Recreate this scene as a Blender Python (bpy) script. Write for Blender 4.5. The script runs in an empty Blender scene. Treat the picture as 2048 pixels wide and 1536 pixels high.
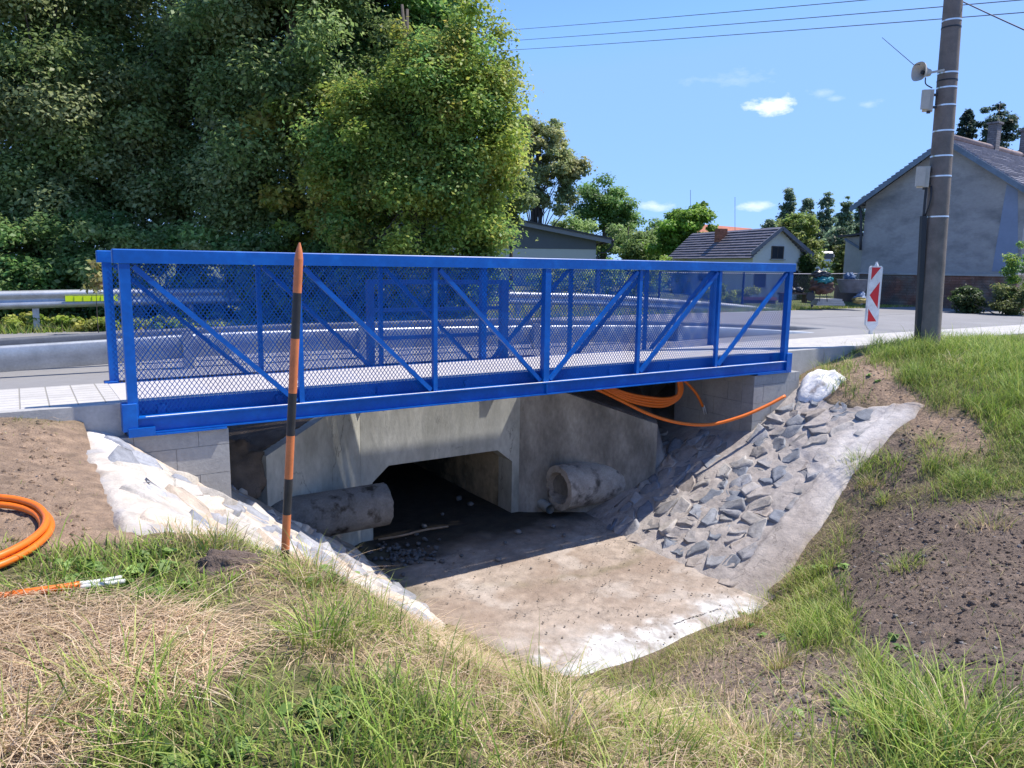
import bpy, math, random
import numpy as np
from mathutils import Matrix, Vector
random.seed(7); RNG = np.random.default_rng(11)
scene = bpy.context.scene
COL = scene.collection
R = math.radians

# ------------------------------------------------------------------ camera
PITCH, ROLL, F = R(8.873), .014756, 1512.77            # focal length in pixels of a 2048 px wide frame
cam_data = bpy.data.cameras.new("camera"); cam = bpy.data.objects.new("camera", cam_data); COL.objects.link(cam)
cam_data.sensor_width = 36.0; cam_data.lens = 36.0*F/2048.0; cam_data.clip_start = .05; cam_data.clip_end = 3000
_r = Vector((1, 0, 0)); _f = Vector((0, math.cos(PITCH), -math.sin(PITCH))); _u = Vector((0, math.sin(PITCH), math.cos(PITCH)))
_right = _r*math.cos(ROLL) + _u*math.sin(ROLL); _up = _u*math.cos(ROLL) - _r*math.sin(ROLL)
cam.matrix_world = Matrix(((_right.x, _up.x, -_f.x, 0), (_right.y, _up.y, -_f.y, 0), (_right.z, _up.z, -_f.z, 0), (0, 0, 0, 1)))
scene.camera = cam

# ------------------------------------------------------------------ sky and sun
SUN_DIR = Vector((.537, .148, 1.0)).normalized()       # towards the sun
world = bpy.data.worlds.new("World"); scene.world = world; world.use_nodes = True
wn = world.node_tree.nodes; wl = world.node_tree.links
bg = wn["Background"]; sky = wn.new("ShaderNodeTexSky"); sky.sky_type = 'NISHITA'; sky.sun_disc = False
sky.sun_elevation = math.asin(SUN_DIR.z); sky.sun_rotation = math.atan2(SUN_DIR.x, SUN_DIR.y)
sky.air_density = .85; sky.dust_density = 0.0; sky.ozone_density = 3.0
bg.inputs[1].default_value = .15
# small clouds, fixed in the world's directions
def wnode(t, **k):
    n = wn.new(t)
    for a, v in k.items(): setattr(n, a, v)
    return n
tc = wnode("ShaderNodeTexCoord")
nz = wnode("ShaderNodeTexNoise"); nz.inputs['Scale'].default_value = 34; nz.inputs['Detail'].default_value = 8; nz.inputs['Roughness'].default_value = .62
mp = wnode("ShaderNodeMapping"); mp.inputs['Scale'].default_value = (1, 1, 2.2)
wl.new(tc.outputs['Generated'], mp.inputs[0]); wl.new(mp.outputs[0], nz.inputs['Vector'])
def raydir(px, py):
    x = px-1024; y = py-768; cr, sr = math.cos(ROLL), math.sin(ROLL)
    u = x*cr+y*sr; v = -x*sr+y*cr; X = u/F; Z = -v/F; c, s = math.cos(PITCH), math.sin(PITCH)
    return np.array([X, c+Z*s, -s+Z*c])
acc = None
for (px, py, wd, ht, k) in [(1543, 211, 46, 17, 1.0), (1640, 188, 26, 8, .2), (1735, 208, 20, 8, .3), (1310, 412, 34, 10, .5), (1515, 413, 36, 9, .5), (1455, 160, 70, 14, .16), (1672, 196, 16, 6, .2)]:
    dv = raydir(px, py); dv /= np.linalg.norm(dv)
    sub = wnode("ShaderNodeVectorMath", operation='SUBTRACT'); sub.inputs[1].default_value = tuple(dv)
    nrm = wnode("ShaderNodeVectorMath", operation='NORMALIZE'); wl.new(tc.outputs['Generated'], nrm.inputs[0]); wl.new(nrm.outputs[0], sub.inputs[0])
    sc = wnode("ShaderNodeVectorMath", operation='MULTIPLY'); sc.inputs[1].default_value = (F/wd, F/wd, F/ht); wl.new(sub.outputs[0], sc.inputs[0])
    ln = wnode("ShaderNodeVectorMath", operation='LENGTH'); wl.new(sc.outputs[0], ln.inputs[0])
    m1 = wnode("ShaderNodeMath", operation='SUBTRACT'); m1.inputs[0].default_value = 1.15; wl.new(ln.outputs['Value'], m1.inputs[1])
    m2 = wnode("ShaderNodeMath", operation='MULTIPLY_ADD'); wl.new(nz.outputs['Fac'], m2.inputs[0]); m2.inputs[1].default_value = 3.2; m2.inputs[2].default_value = -1.75
    m3 = wnode("ShaderNodeMath", operation='ADD'); wl.new(m1.outputs[0], m3.inputs[0]); wl.new(m2.outputs[0], m3.inputs[1]); m3.use_clamp = True
    m4 = wnode("ShaderNodeMath", operation='MULTIPLY'); wl.new(m3.outputs[0], m4.inputs[0]); m4.inputs[1].default_value = k
    if acc is None: acc = m4
    else:
        mx = wnode("ShaderNodeMath", operation='MAXIMUM'); wl.new(acc.outputs[0], mx.inputs[0]); wl.new(m4.outputs[0], mx.inputs[1]); acc = mx
dk_ = wnode("ShaderNodeMixRGB", blend_type='DARKEN'); dk_.inputs[0].default_value = .85; wl.new(sky.outputs[0], dk_.inputs[1]); dk_.inputs[2].default_value = (1.9, 2.9, 4.5, 1)
tn_ = wnode("ShaderNodeMixRGB", blend_type='MULTIPLY'); tn_.inputs[0].default_value = 1; wl.new(dk_.outputs[0], tn_.inputs[1]); tn_.inputs[2].default_value = (.64, .76, .98, 1)
mixw = wnode("ShaderNodeMixRGB"); wl.new(acc.outputs[0], mixw.inputs[0]); wl.new(tn_.outputs[0], mixw.inputs[1]); mixw.inputs[2].default_value = (5.0, 5.2, 5.4, 1)
wl.new(mixw.outputs[0], bg.inputs[0])
sun_d = bpy.data.lights.new("sun", 'SUN'); sun_d.energy = 3.7; sun_d.angle = R(.55); sun_d.color = (1.0, .935, .85)
sun = bpy.data.objects.new("sun", sun_d); COL.objects.link(sun); sun.rotation_euler = SUN_DIR.to_track_quat('Z', 'Y').to_euler(); sun.location = (20, 5, 40)
scene.view_settings.view_transform = 'Standard'; scene.view_settings.look = 'None'; scene.view_settings.exposure = .88; scene.view_settings.gamma = 1

# ------------------------------------------------------------------ coordinates
# The footbridge frame: a runs along the bridge, b across it away from the camera, z up (camera eye at z = 0).
B0 = np.array([-3.0825, 6.1013]); YAW = .57895
D = np.array([math.cos(YAW), math.sin(YAW)]); N = np.array([-D[1], D[0]])
FRAME = Matrix.Translation((B0[0], B0[1], 0)) @ Matrix.Rotation(YAW, 4, 'Z')
IDM = Matrix.Identity(4)
def ab(P): q = np.asarray(P)[:2]-B0; return np.array([q@D, q@N, P[2]])
def w_of(a, b, z=0.): q = B0+D*a+N*b; return np.array([q[0], q[1], z])
def pz(px, py, z): r = raydir(px, py); return r*(z/r[2])
def pY(px, py, Y): r = raydir(px, py); return r*(Y/r[1])
def pb(px, py, b): r = raydir(px, py); t = (b+B0@N)/(r[:2]@N); return ab(r*t)
def proj(P):
    P = np.atleast_2d(P); c, s = math.cos(PITCH), math.sin(PITCH)
    Y = P[:, 1]*c-P[:, 2]*s; Z = P[:, 2]*c+P[:, 1]*s; Y = np.maximum(Y, 1e-3)
    u = F*P[:, 0]/Y; v = -F*Z/Y; cr, sr = math.cos(ROLL), math.sin(ROLL)
    return 1024+u*cr-v*sr, 768+u*sr+v*cr

# ------------------------------------------------------------------ noise
def _hash(ix, iy, s): 
    h = np.sin(ix*127.1+iy*311.7+s*74.7)*43758.5453; return h-np.floor(h)
def vnoise(x, y, s=0):
    ix, iy = np.floor(x), np.floor(y); fx, fy = x-ix, y-iy; fx = fx*fx*(3-2*fx); fy = fy*fy*(3-2*fy)
    a = _hash(ix, iy, s); b = _hash(ix+1, iy, s); c = _hash(ix, iy+1, s); d = _hash(ix+1, iy+1, s)
    return (a*(1-fx)+b*fx)*(1-fy)+(c*(1-fx)+d*fx)*fy
def fbm(x, y, o=4, s=0):
    t = 0; a = .5; n = 0
    for i in range(o): t = t+a*vnoise(x*2**i+i*17.3, y*2**i-i*9.1, s+i); n += a; a *= .5
    return t/n-.5                                                    # about -.5 .. .5

# ------------------------------------------------------------------ mesh helpers
class MB:
    def __init__(s): s.v = []; s.f = []; s.m = []; s.c = []
    def add(s, vs, fs, m=0):
        o = len(s.v); s.v += [tuple(map(float, p)) for p in vs]; s.f += [tuple(i+o for i in f) for f in fs]; s.m += [m]*len(fs); return s
    def box(s, x0, x1, y0, y1, z0, z1, m=0):
        return s.add([(x0,y0,z0),(x1,y0,z0),(x1,y1,z0),(x0,y1,z0),(x0,y0,z1),(x1,y0,z1),(x1,y1,z1),(x0,y1,z1)],
                     [(0,3,2,1),(4,5,6,7),(0,1,5,4),(1,2,6,5),(2,3,7,6),(3,0,4,7)], m)
    def cbox(s, x0, x1, y0, y1, z0, z1, c=.006, m=0):               # box with chamfered vertical and top edges
        vs = []
        for z, k in ((z0, 0), (z1-c, 0), (z1, c)):
            for (x, y) in ((x0+c+k*0, y0+k), (x1-c, y0+k), (x1-k, y0+c), (x1-k, y1-c), (x1-c, y1-k), (x0+c, y1-k), (x0+k, y1-c), (x0+k, y0+c)): vs.append((x, y, z))
        fs = [tuple(range(7, -1, -1)), tuple(range(16, 24))]
        for l in (0, 8):
            for i in range(8): j = (i+1) % 8; fs.append((l+i, l+j, l+8+j, l+8+i))
        return s.add(vs, fs, m)
    def beam(s, p, q, w, h, up=(0, 0, 1), m=0):
        p = np.array(p, float); q = np.array(q, float); t = q-p; t /= np.linalg.norm(t); up = np.array(up, float)
        x = np.cross(t, up); x /= np.linalg.norm(x); y = np.cross(x, t)
        vs = [e+sx*x*w/2+sy*y*h/2 for e in (p, q) for (sx, sy) in ((-1,-1),(1,-1),(1,1),(-1,1))]
        return s.add(vs, [(0,1,2,3),(7,6,5,4),(0,4,5,1),(1,5,6,2),(2,6,7,3),(3,7,4,0)], m)
    def tube(s, pts, r, n=8, cap=True, m=0):
        pts = [np.array(p, float) for p in pts]; rs = r if hasattr(r, '__len__') else [r]*len(pts)
        ring = []; prev = None
        for i, p in enumerate(pts):
            t = (pts[min(i+1, len(pts)-1)]-pts[max(i-1, 0)]); t /= (np.linalg.norm(t)+1e-9)
            if prev is None: ref = np.array([0, 0, 1.]) if abs(t[2]) < .9 else np.array([1., 0, 0]); x = np.cross(t, ref)
            else: x = prev-t*(prev@t)
            x /= np.linalg.norm(x); prev = x; y = np.cross(t, x)
            ring.append([p+rs[i]*(math.cos(2*math.pi*k/n)*x+math.sin(2*math.pi*k/n)*y) for k in range(n)])
        vs = [v for g in ring for v in g]; fs = []
        for i in range(len(pts)-1):
            for k in range(n): k2 = (k+1) % n; fs.append((i*n+k, (i+1)*n+k, (i+1)*n+k2, i*n+k2))
        if cap: fs.append(tuple(range(n))); fs.append(tuple(range(len(vs)-1, len(vs)-n-1, -1)))
        return s.add(vs, fs, m)
    def prism(s, poly, ext, m=0):                                    # polygon of 3D points extruded by a vector
        n = len(poly); e = np.array(ext, float); vs = [np.array(p, float) for p in poly]; vs += [p+e for p in vs]
        fs = [tuple(range(n)), tuple(range(2*n-1, n-1, -1))]
        for i in range(n): j = (i+1) % n; fs.append((i, i+n, j+n, j))
        return s.add(vs, fs, m)
def smooth_path(pts, n=8):
    pts = [np.array(p, float) for p in pts]; P = [2*pts[0]-pts[1]]+pts+[2*pts[-1]-pts[-2]]; out = []
    for i in range(1, len(P)-2):
        for k in range(n):
            t = k/n; a, b, c, d = P[i-1:i+3]
            out.append(.5*((2*b)+(-a+c)*t+(2*a-5*b+4*c-d)*t*t+(-a+3*b-3*c+d)*t**3))
    out.append(P[-2]); return out
def arr_mesh(name, V, Fq, colors=None, smooth=False):                # V (n,3), Fq list of face arrays [(m,4)|(m,3)]
    me = bpy.data.meshes.new(name); V = np.asarray(V, np.float32); me.vertices.add(len(V)); me.vertices.foreach_set('co', V.ravel())
    loops = np.concatenate([f.ravel() for f in Fq]).astype(np.int32); tot = np.concatenate([np.full(len(f), f.shape[1], np.int32) for f in Fq])
    me.loops.add(len(loops)); me.loops.foreach_set('vertex_index', loops); me.polygons.add(len(tot))
    st = np.concatenate([[0], np.cumsum(tot)[:-1]]).astype(np.int32); me.polygons.foreach_set('loop_start', st); me.polygons.foreach_set('loop_total', tot)
    if smooth: me.polygons.foreach_set('use_smooth', np.ones(len(tot), bool))
    me.update(calc_edges=True); me.validate()
    if colors is not None:
        at = me.color_attributes.new('Col', 'FLOAT_COLOR', 'POINT'); c = np.ones((len(V), 4), np.float32); c[:, :3] = colors; at.data.foreach_set('color', c.ravel())
    return me
ORG = {}
def tag(o, label=None, cat=None, group=None, kind=None):
    for k, v in (('label', label), ('category', cat), ('group', group), ('kind', kind)):
        if v: o[k] = v
    return o
def thing(name, loc, label, cat, group=None, frame=False, kind=None):
    o = bpy.data.objects.new(name, None); COL.objects.link(o); o.empty_display_size = .2
    o.matrix_world = (FRAME if frame else IDM) @ Matrix.Translation(loc); ORG[o.name] = np.array(loc, float)
    return tag(o, label, cat, group, kind)
def _link(name, me, mats, parent, loc, frame, smooth=False):
    for mm in (mats if isinstance(mats, (list, tuple)) else [mats]): me.materials.append(mm)
    o = bpy.data.objects.new(name, me); COL.objects.link(o)
    if parent is not None: o.parent = parent; ORG[o.name] = ORG[parent.name]
    else: o.matrix_world = (FRAME if frame else IDM) @ Matrix.Translation(loc); ORG[o.name] = np.array(loc, float)
    return o
def part(name, mb, mats, parent=None, loc=(0, 0, 0), frame=False, smooth=False, label=None, cat=None, group=None, kind=None, auto=None):
    og = ORG[parent.name] if parent is not None else np.array(loc, float)
    me = bpy.data.meshes.new(name); me.from_pydata([tuple(np.array(v)-og) for v in mb.v], [], mb.f); me.update()
    me.polygons.foreach_set('material_index', mb.m)
    if smooth:
        me.polygons.foreach_set('use_smooth', np.ones(len(me.polygons), bool))
        if auto:
            me.set_sharp_from_angle(angle=R(auto))
    o = _link(name, me, mats, parent, loc, frame); return tag(o, label, cat, group, kind)
def apart(name, V, Fq, colors, mats, parent=None, loc=(0, 0, 0), frame=False, smooth=False, **k):
    og = ORG[parent.name] if parent is not None else np.array(loc, float)
    me = arr_mesh(name, np.asarray(V)-og, Fq, colors, smooth); return tag(_link(name, me, mats, parent, loc, frame), **k)
def grid_faces(nu, nv):
    i = np.arange((nu-1)*(nv-1)); u = i//(nv-1); v = i % (nv-1); a = u*nv+v; return np.stack([a, a+nv, a+nv+1, a+1], 1)

# ------------------------------------------------------------------ materials
def mat(name, col=(.5, .5, .5), rough=.8, var=.2, scale=3., detail=6, bump=0., bscale=25., metal=0., attr=False, col2=None, thr=.55, soft=.1,
        s2=2., trans=0., spec=.5, mapscale=(1, 1, 1), brick=None, coat=0., crack=0.):
    m = bpy.data.materials.new(name); m.use_nodes = True; nt = m.node_tree; n = nt.nodes; l = nt.links; bs = n['Principled BSDF']
    tcn = n.new('ShaderNodeTexCoord'); mpn = n.new('ShaderNodeMapping'); mpn.inputs['Scale'].default_value = mapscale; l.new(tcn.outputs['Object'], mpn.inputs[0]); vec = mpn.outputs[0]
    def noise(sc, det=detail, ro=.6):
        q = n.new('ShaderNodeTexNoise'); q.inputs['Scale'].default_value = sc; q.inputs['Detail'].default_value = det; q.inputs['Roughness'].default_value = ro; l.new(vec, q.inputs['Vector']); return q
    if attr: a = n.new('ShaderNodeAttribute'); a.attribute_name = 'Col'; cur = a.outputs['Color']
    else: rgb = n.new('ShaderNodeRGB'); rgb.outputs[0].default_value = (*col, 1); cur = rgb.outputs[0]
    if col2 is not None:
        q = noise(s2); cr = n.new('ShaderNodeMapRange'); cr.inputs['From Min'].default_value = thr-soft; cr.inputs['From Max'].default_value = thr+soft; l.new(q.outputs['Fac'], cr.inputs['Value'])
        mx = n.new('ShaderNodeMixRGB'); l.new(cr.outputs[0], mx.inputs[0]); l.new(cur, mx.inputs[1]); mx.inputs[2].default_value = (*col2, 1); cur = mx.outputs[0]
    if brick:
        bt = n.new('ShaderNodeTexBrick'); l.new(vec, bt.inputs['Vector']); bt.inputs['Scale'].default_value = 1.; bt.inputs['Brick Width'].default_value = brick['w']; bt.inputs['Row Height'].default_value = brick['h']
        bt.inputs['Mortar Size'].default_value = brick.get('m', .006); bt.offset = brick.get('off', .5); bt.inputs['Mortar Smooth'].default_value = .3
        bt.inputs['Color1'].default_value = (1, 1, 1, 1); k2 = brick.get('v', .85); bt.inputs['Color2'].default_value = (k2, k2, k2, 1); mo = brick.get('mc', (.5, .5, .5)); bt.inputs['Mortar'].default_value = (*mo, 1)
        if brick.get('rot'): mpn.inputs['Rotation'].default_value = brick['rot']
        mx = n.new('ShaderNodeMixRGB'); mx.blend_type = 'MULTIPLY'; mx.inputs[0].default_value = 1; l.new(cur, mx.inputs[1]); l.new(bt.outputs['Color'], mx.inputs[2]); cur = mx.outputs[0]
    if var:
        for (sc, vv) in ((scale, var), (scale*9, var*.6)):
            q = noise(sc); mr = n.new('ShaderNodeMapRange'); mr.inputs['From Min'].default_value = .3; mr.inputs['From Max'].default_value = .7; mr.inputs['To Min'].default_value = 1-vv; mr.inputs['To Max'].default_value = 1+vv; l.new(q.outputs['Fac'], mr.inputs['Value'])
            mx = n.new('ShaderNodeMixRGB'); mx.blend_type = 'MULTIPLY'; mx.inputs[0].default_value = 1; l.new(cur, mx.inputs[1]); l.new(mr.outputs[0], mx.inputs[2]); cur = mx.outputs[0]
    if crack:
        vo = n.new('ShaderNodeTexVoronoi'); vo.feature = 'DISTANCE_TO_EDGE'; vo.inputs['Scale'].default_value = crack; q = noise(3.5, 6); va = n.new('ShaderNodeVectorMath'); va.operation = 'MULTIPLY_ADD'; l.new(q.outputs['Color'], va.inputs[0]); va.inputs[1].default_value = (.5, .5, .5); l.new(vec, va.inputs[2]); l.new(va.outputs[0], vo.inputs['Vector'])
        mr = n.new('ShaderNodeMapRange'); mr.inputs['From Min'].default_value = .0; mr.inputs['From Max'].default_value = .012; mr.inputs['To Min'].default_value = .5; mr.inputs['To Max'].default_value = 1; l.new(vo.outputs['Distance'], mr.inputs['Value'])
        q2 = noise(1.3, 3); mk = n.new('ShaderNodeMapRange'); mk.inputs['From Min'].default_value = .48; mk.inputs['From Max'].default_value = .56; l.new(q2.outputs['Fac'], mk.inputs['Value'])
        mx0 = n.new('ShaderNodeMixRGB'); l.new(mk.outputs[0], mx0.inputs[0]); mx0.inputs[1].default_value = (1, 1, 1, 1); l.new(mr.outputs[0], mx0.inputs[2])
        mx = n.new('ShaderNodeMixRGB'); mx.blend_type = 'MULTIPLY'; mx.inputs[0].default_value = 1; l.new(cur, mx.inputs[1]); l.new(mx0.outputs[0], mx.inputs[2]); cur = mx.outputs[0]
    l.new(cur, bs.inputs['Base Color']); bs.inputs['Roughness'].default_value = rough; bs.inputs['Metallic'].default_value = metal; bs.inputs['Specular IOR Level'].default_value = spec
    if coat: bs.inputs['Coat Weight'].default_value = coat; bs.inputs['Coat Roughness'].default_value = .15
    if bump:
        q = noise(bscale, 8, .65); b = n.new('ShaderNodeBump'); b.inputs['Strength'].default_value = 1; b.inputs['Distance'].default_value = bump; l.new(q.outputs['Fac'], b.inputs['Height'])
        last = b
        if brick:
            b2 = n.new('ShaderNodeBump'); b2.inputs['Distance'].default_value = .004; l.new(bt.outputs['Fac'], b2.inputs['Height']); b2.invert = True; l.new(b.outputs[0], b2.inputs['Normal']); last = b2
        l.new(last.outputs[0], bs.inputs['Normal'])
    if trans:
        tr = n.new('ShaderNodeBsdfTranslucent'); l.new(cur, tr.inputs[0]); ms = n.new('ShaderNodeMixShader'); ms.inputs[0].default_value = trans
        l.new(bs.outputs[0], ms.inputs[1]); l.new(tr.outputs[0], ms.inputs[2]); l.new(ms.outputs[0], n['Material Output'].inputs[0])
    return m
BLUE = mat('blue_paint', (.0005, .098, .42), rough=.38, var=.16, scale=2.5, spec=.35, col2=(.004, .125, .46), thr=.62, soft=.1, s2=5, bump=.0006, bscale=20)
BLUE2 = mat('blue_paint_old', (.008, .06, .28), rough=.45, var=.2, scale=6)
NAVY = mat('navy_paint', (.01, .03, .13), rough=.5, var=.2, scale=6)
GALV = mat('galvanised_steel', (.42, .44, .46), rough=.42, var=.16, scale=5, metal=.55)
GALVD = mat('dark_steel', (.12, .13, .15), rough=.6, var=.2, scale=5, metal=.3)  # darker steel tone, used on the rear beam alone
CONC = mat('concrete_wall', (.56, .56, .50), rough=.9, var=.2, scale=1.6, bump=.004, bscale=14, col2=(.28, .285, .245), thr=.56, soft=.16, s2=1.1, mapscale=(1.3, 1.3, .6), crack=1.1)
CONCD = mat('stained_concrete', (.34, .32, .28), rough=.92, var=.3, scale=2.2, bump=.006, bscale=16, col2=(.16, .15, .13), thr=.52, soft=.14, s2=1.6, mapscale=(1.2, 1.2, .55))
CONCI = mat('barrel_concrete', (.52, .43, .29), rough=.85, var=.25, scale=1.5, bump=.004, col2=(.07, .075, .06), thr=.5, soft=.1, s2=1.4)
BLOCK = mat('concrete_block', (.31, .31, .305), rough=.93, var=.16, scale=3, bump=.004, bscale=40)
KERB = mat('kerb_concrete', (.42, .41, .39), rough=.9, var=.14, scale=4, bump=.003, bscale=50)
DECKM = mat('deck_surface', (.50, .475, .455), rough=.92, var=.06, scale=2, bump=.002, bscale=80)
PAVE = mat('paver', (.50, .48, .455), rough=.9, var=.1, scale=4, bump=.002, bscale=60, brick=dict(w=.2, h=.13, m=.006, off=0, mc=(.55, .54, .5), v=.93))
ASPH = mat('asphalt', (.25, .245, .245), rough=.9, var=.08, scale=.7, bump=.003, bscale=120, col2=(.21, .205, .205), thr=.55, soft=.2, s2=.5)
PIPE = mat('pipe_concrete', (.40, .36, .31), rough=.93, var=.25, scale=5, bump=.006, bscale=22, col2=(.09, .08, .07), thr=.6, soft=.07, s2=4)
PIPED = mat('mossy_pipe_concrete', (.17, .165, .155), rough=.95, var=.3, scale=5, bump=.008, bscale=20, col2=(.035, .028, .02), thr=.57, soft=.05, s2=3.5)
CEMENT = mat('cement', attr=True, rough=.93, var=.17, scale=7, bump=.014, bscale=16, crack=1.7)
STONE = mat('granite_stone', attr=True, rough=.85, var=.24, scale=9, bump=.008, bscale=26)
EARTH = mat('earth', attr=True, rough=.97, var=.3, scale=9, bump=.045, bscale=26)
BLADE = mat('grass_blade', attr=True, rough=.55, var=0, trans=.35, spec=.3)
LEAF = mat('leaf', attr=True, rough=.5, var=0, trans=.55, spec=.4)
BARK = mat('bark', (.09, .075, .06), rough=.95, var=.3, scale=5, bump=.02, bscale=14, mapscale=(1, 1, .3))
ORANGE = mat('orange_plastic', (.80, .17, .012), rough=.38, var=.06, scale=8)
WHITEP = mat('white_plastic', (.62, .62, .6), rough=.4, var=.08, scale=9)
OPAINT = mat('orange_paint', (.66, .20, .07), rough=.5, var=.14, scale=14)
KPAINT = mat('black_paint', (.03, .03, .032), rough=.5, var=.3, scale=20)
YREF = mat('yellow_reflector', (.62, .80, .01), rough=.4, var=.04)
SIGNW = mat('sign_white', (.72, .72, .72), rough=.35, var=.12, scale=7, col2=(.5, .5, .5), thr=.6, s2=5)
SIGNR = mat('sign_red', (.60, .012, .02), rough=.35, var=.06)
POLE = mat('pole_concrete', (.21, .175, .155), rough=.92, var=.14, scale=8, bump=.003, bscale=60, col2=(.15, .13, .115), thr=.55, s2=2.5)
BOXM = mat('cabinet_plastic', (.50, .46, .40), rough=.5, var=.08, scale=8)
BAND = mat('steel_band', (.75, .76, .78), rough=.3, var=.05, metal=.7)
BLACKM = mat('black_duct', (.02, .023, .03), rough=.5, var=.1)
WIRE = mat('wire_metal', (.10, .10, .12), rough=.5, var=0)
PLASTER = mat('grey_plaster', (.36, .345, .34), rough=.95, var=.12, scale=1.2, bump=.01, bscale=9, col2=(.13, .135, .145), thr=.62, soft=.12, s2=.7, mapscale=(.8, .8, 1.5))
PLASTERB = mat('bluish_wall', (.24, .29, .40), rough=.95, var=.08, scale=1.2)
BRICKW = mat('plinth_brick', (.28, .13, .09), rough=.95, var=.3, scale=3, bump=.004, brick=dict(w=.3, h=.09, m=.012, mc=(.7, .65, .6), v=.7, rot=(R(90), 0, 0)), col2=(.22, .2, .17), thr=.5, soft=.1, s2=1.2)
WWALL = mat('white_plaster', (.66, .66, .62), rough=.93, var=.06, scale=1.5, bump=.003)
CREAM = mat('pale_plaster', (.50, .52, .52), rough=.93, var=.03, scale=1.5)
CLAD = mat('grey_render', (.115, .13, .155), rough=.9, var=.04, scale=1)
TILE = mat('roof_tile', (.135, .125, .145), rough=.55, var=.3, scale=6, bump=.01, bscale=14, col2=(.28, .12, .075), thr=.74, soft=.05, s2=1.3)
TILE2 = mat('old_roof_tile', (.25, .245, .285), rough=.5, var=.25, scale=5, bump=.01, bscale=12, col2=(.26, .17, .13), thr=.78, soft=.06, s2=1.1)
TILER = mat('red_roof_tile', (.40, .14, .08), rough=.8, var=.2, scale=4)
DARK = mat('dark_metal', (.03, .033, .04), rough=.45, var=.1)
WOODD = mat('dark_wood', (.10, .075, .06), rough=.85, var=.3, scale=6)
CHIM = mat('chimney_brick', (.36, .14, .085), rough=.95, var=.3, scale=8, brick=dict(w=.25, h=.08, m=.012, mc=(.8, .75, .7), v=.7, rot=(R(90), 0, 0)), bump=.003)
CHIMG = mat('grey_chimney_brick', (.20, .19, .2), rough=.95, var=.25, scale=8, brick=dict(w=.25, h=.08, m=.012, mc=(.6, .6, .6), v=.75, rot=(R(90), 0, 0)), bump=.003)
GLASS = mat('dark_glass', (.02, .025, .035), rough=.12, var=.1, spec=.6)
TEAL = mat('teal_tarp', (.02, .23, .26), rough=.45, var=.25, scale=9)
TARP = mat('dark_tarp', (.035, .04, .05), rough=.35, var=.3, scale=9)
BAGB = mat('blue_bag', (.09, .15, .26), rough=.5, var=.3, scale=9)
GREYT = mat('grey_bin_bag', (.11, .12, .15), rough=.6, var=.3, scale=6)
WHITEV = mat('white_van_paint', (.7, .7, .72), rough=.35, var=.05)

MESHB = mat('blue_mesh_paint', (.0005, .08, .33), rough=.5, var=.1, scale=3, spec=.25)
# ------------------------------------------------------------------ terrain
def slopeR(a, b):
    toe = 5.6+.17*np.clip(b, 0, 1.3); return -3.45+.6*(a-toe)
def slopeL(a, b):
    z = -3.45+.76*(2.5-a); k = .12; m = -1.38; h = np.clip(.5+.5*(m-z)/k, 0, 1); return m*(1-h)+z*h-k*h*(1-h)
def fillL(a, b, z):
    s_ = (a-2.65)*-.866+(b-1.8)*-.5; dd = (a-2.65)*-.5+(b-1.8)*.866; zf = np.minimum(-1.60-.27*np.clip(s_, 0, 2)+.30*dd, -1.30)
    return np.where((dd > .11) & (s_ < 1.62+.1*np.sin(b*9)) & (s_ > -1.5), np.maximum(z, zf), z)
def fillR(a, b, z):
    s_ = (a-5.0)*.857+(b-1.8)*-.515; dd = (a-5.0)*.515+(b-1.8)*.857; zf = np.minimum(-1.56-.315*np.clip(s_, 0, 2)+.22*dd, -1.30)
    return np.where((dd > .11) & (s_ < 1.96) & (s_ > -1.5), np.maximum(z, zf), z)
TP = [(-.45,.5,-1.2),(-1,.0,-1.2),(-3,0,-1.2),(-6,0,-1.2),(-1,-1,-1.27),(-.35,-1.9,-1.4),(-.25,-2.6,-1.44),(-3,-2,-1.4),(-.2,-3.2,-1.5),(.3,-3,-1.54),(.1,-2.4,-1.57),(.46,-2.,-1.87),
 (.78,-1.85,-2.12),(1.27,-1.9,-2.5),(1.75,-1.75,-2.87),(2.2,-1.6,-3.22),(2.45,-1.1,-3.4),(2.8,-2.15,-3.44),(4,-2.2,-3.45),(5.4,-2.15,-3.42),
 (.9,-2.9,-1.95),(1.6,-2.9,-2.58),(2.4,-3.0,-3.05),(3.5,-3.1,-3.1),(4.6,-3.0,-3.05),(5.4,-2.8,-2.93),(.3,-4,-1.6),(1.2,-3.9,-2.08),(2.2,-4,-2.5),(3.3,-4.1,-2.55),(4.5,-4.0,-2.37),
 (.4,-5.1,-1.64),(1.9,-5.8,-1.72),(1.5,-5,-1.88),(3,-5.2,-1.88),(5,-5,-1.95),(-.76,-6.8,-1.66),(-2,-5,-1.6),(-4,-4,-1.5),(3,-7,-1.75),(0,-9,-1.7),
 (6.1,-2.1,-3.12),(6.6,-2.02,-2.85),(7.4,-1.92,-2.36),(8.4,-1.85,-1.77),(9,-1.2,-1.47),(8.8,-.5,-1.5),(8.9,.1,-1.52),(9.5,-.15,-1.40),(10.5,0.05,-1.21),(12,.05,-1.19),(15,0.05,-1.18),(11,-2,-1.27),(14,-3,-1.22),
 (9.8,-3,-1.42),(7.2,-3,-2.12),(6.2,-3,-2.5),(6.2,-4.2,-2.08),(8,-4.5,-1.68),(5.5,-4.2,-2.22),(11,-6,-1.4),(6,-6,-1.78),(8,-7,-1.6),(16,-8,-1.3),(20,-3,-1.2),(24,0,-1.2),(-8,-8,-1.6),(-8,-2,-1.4)]
for aa in np.arange(2.6, 5.6, .8):
    for bb in (-1.5, -.6, .4, 1.4): TP.append((aa, bb, -3.45))
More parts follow.
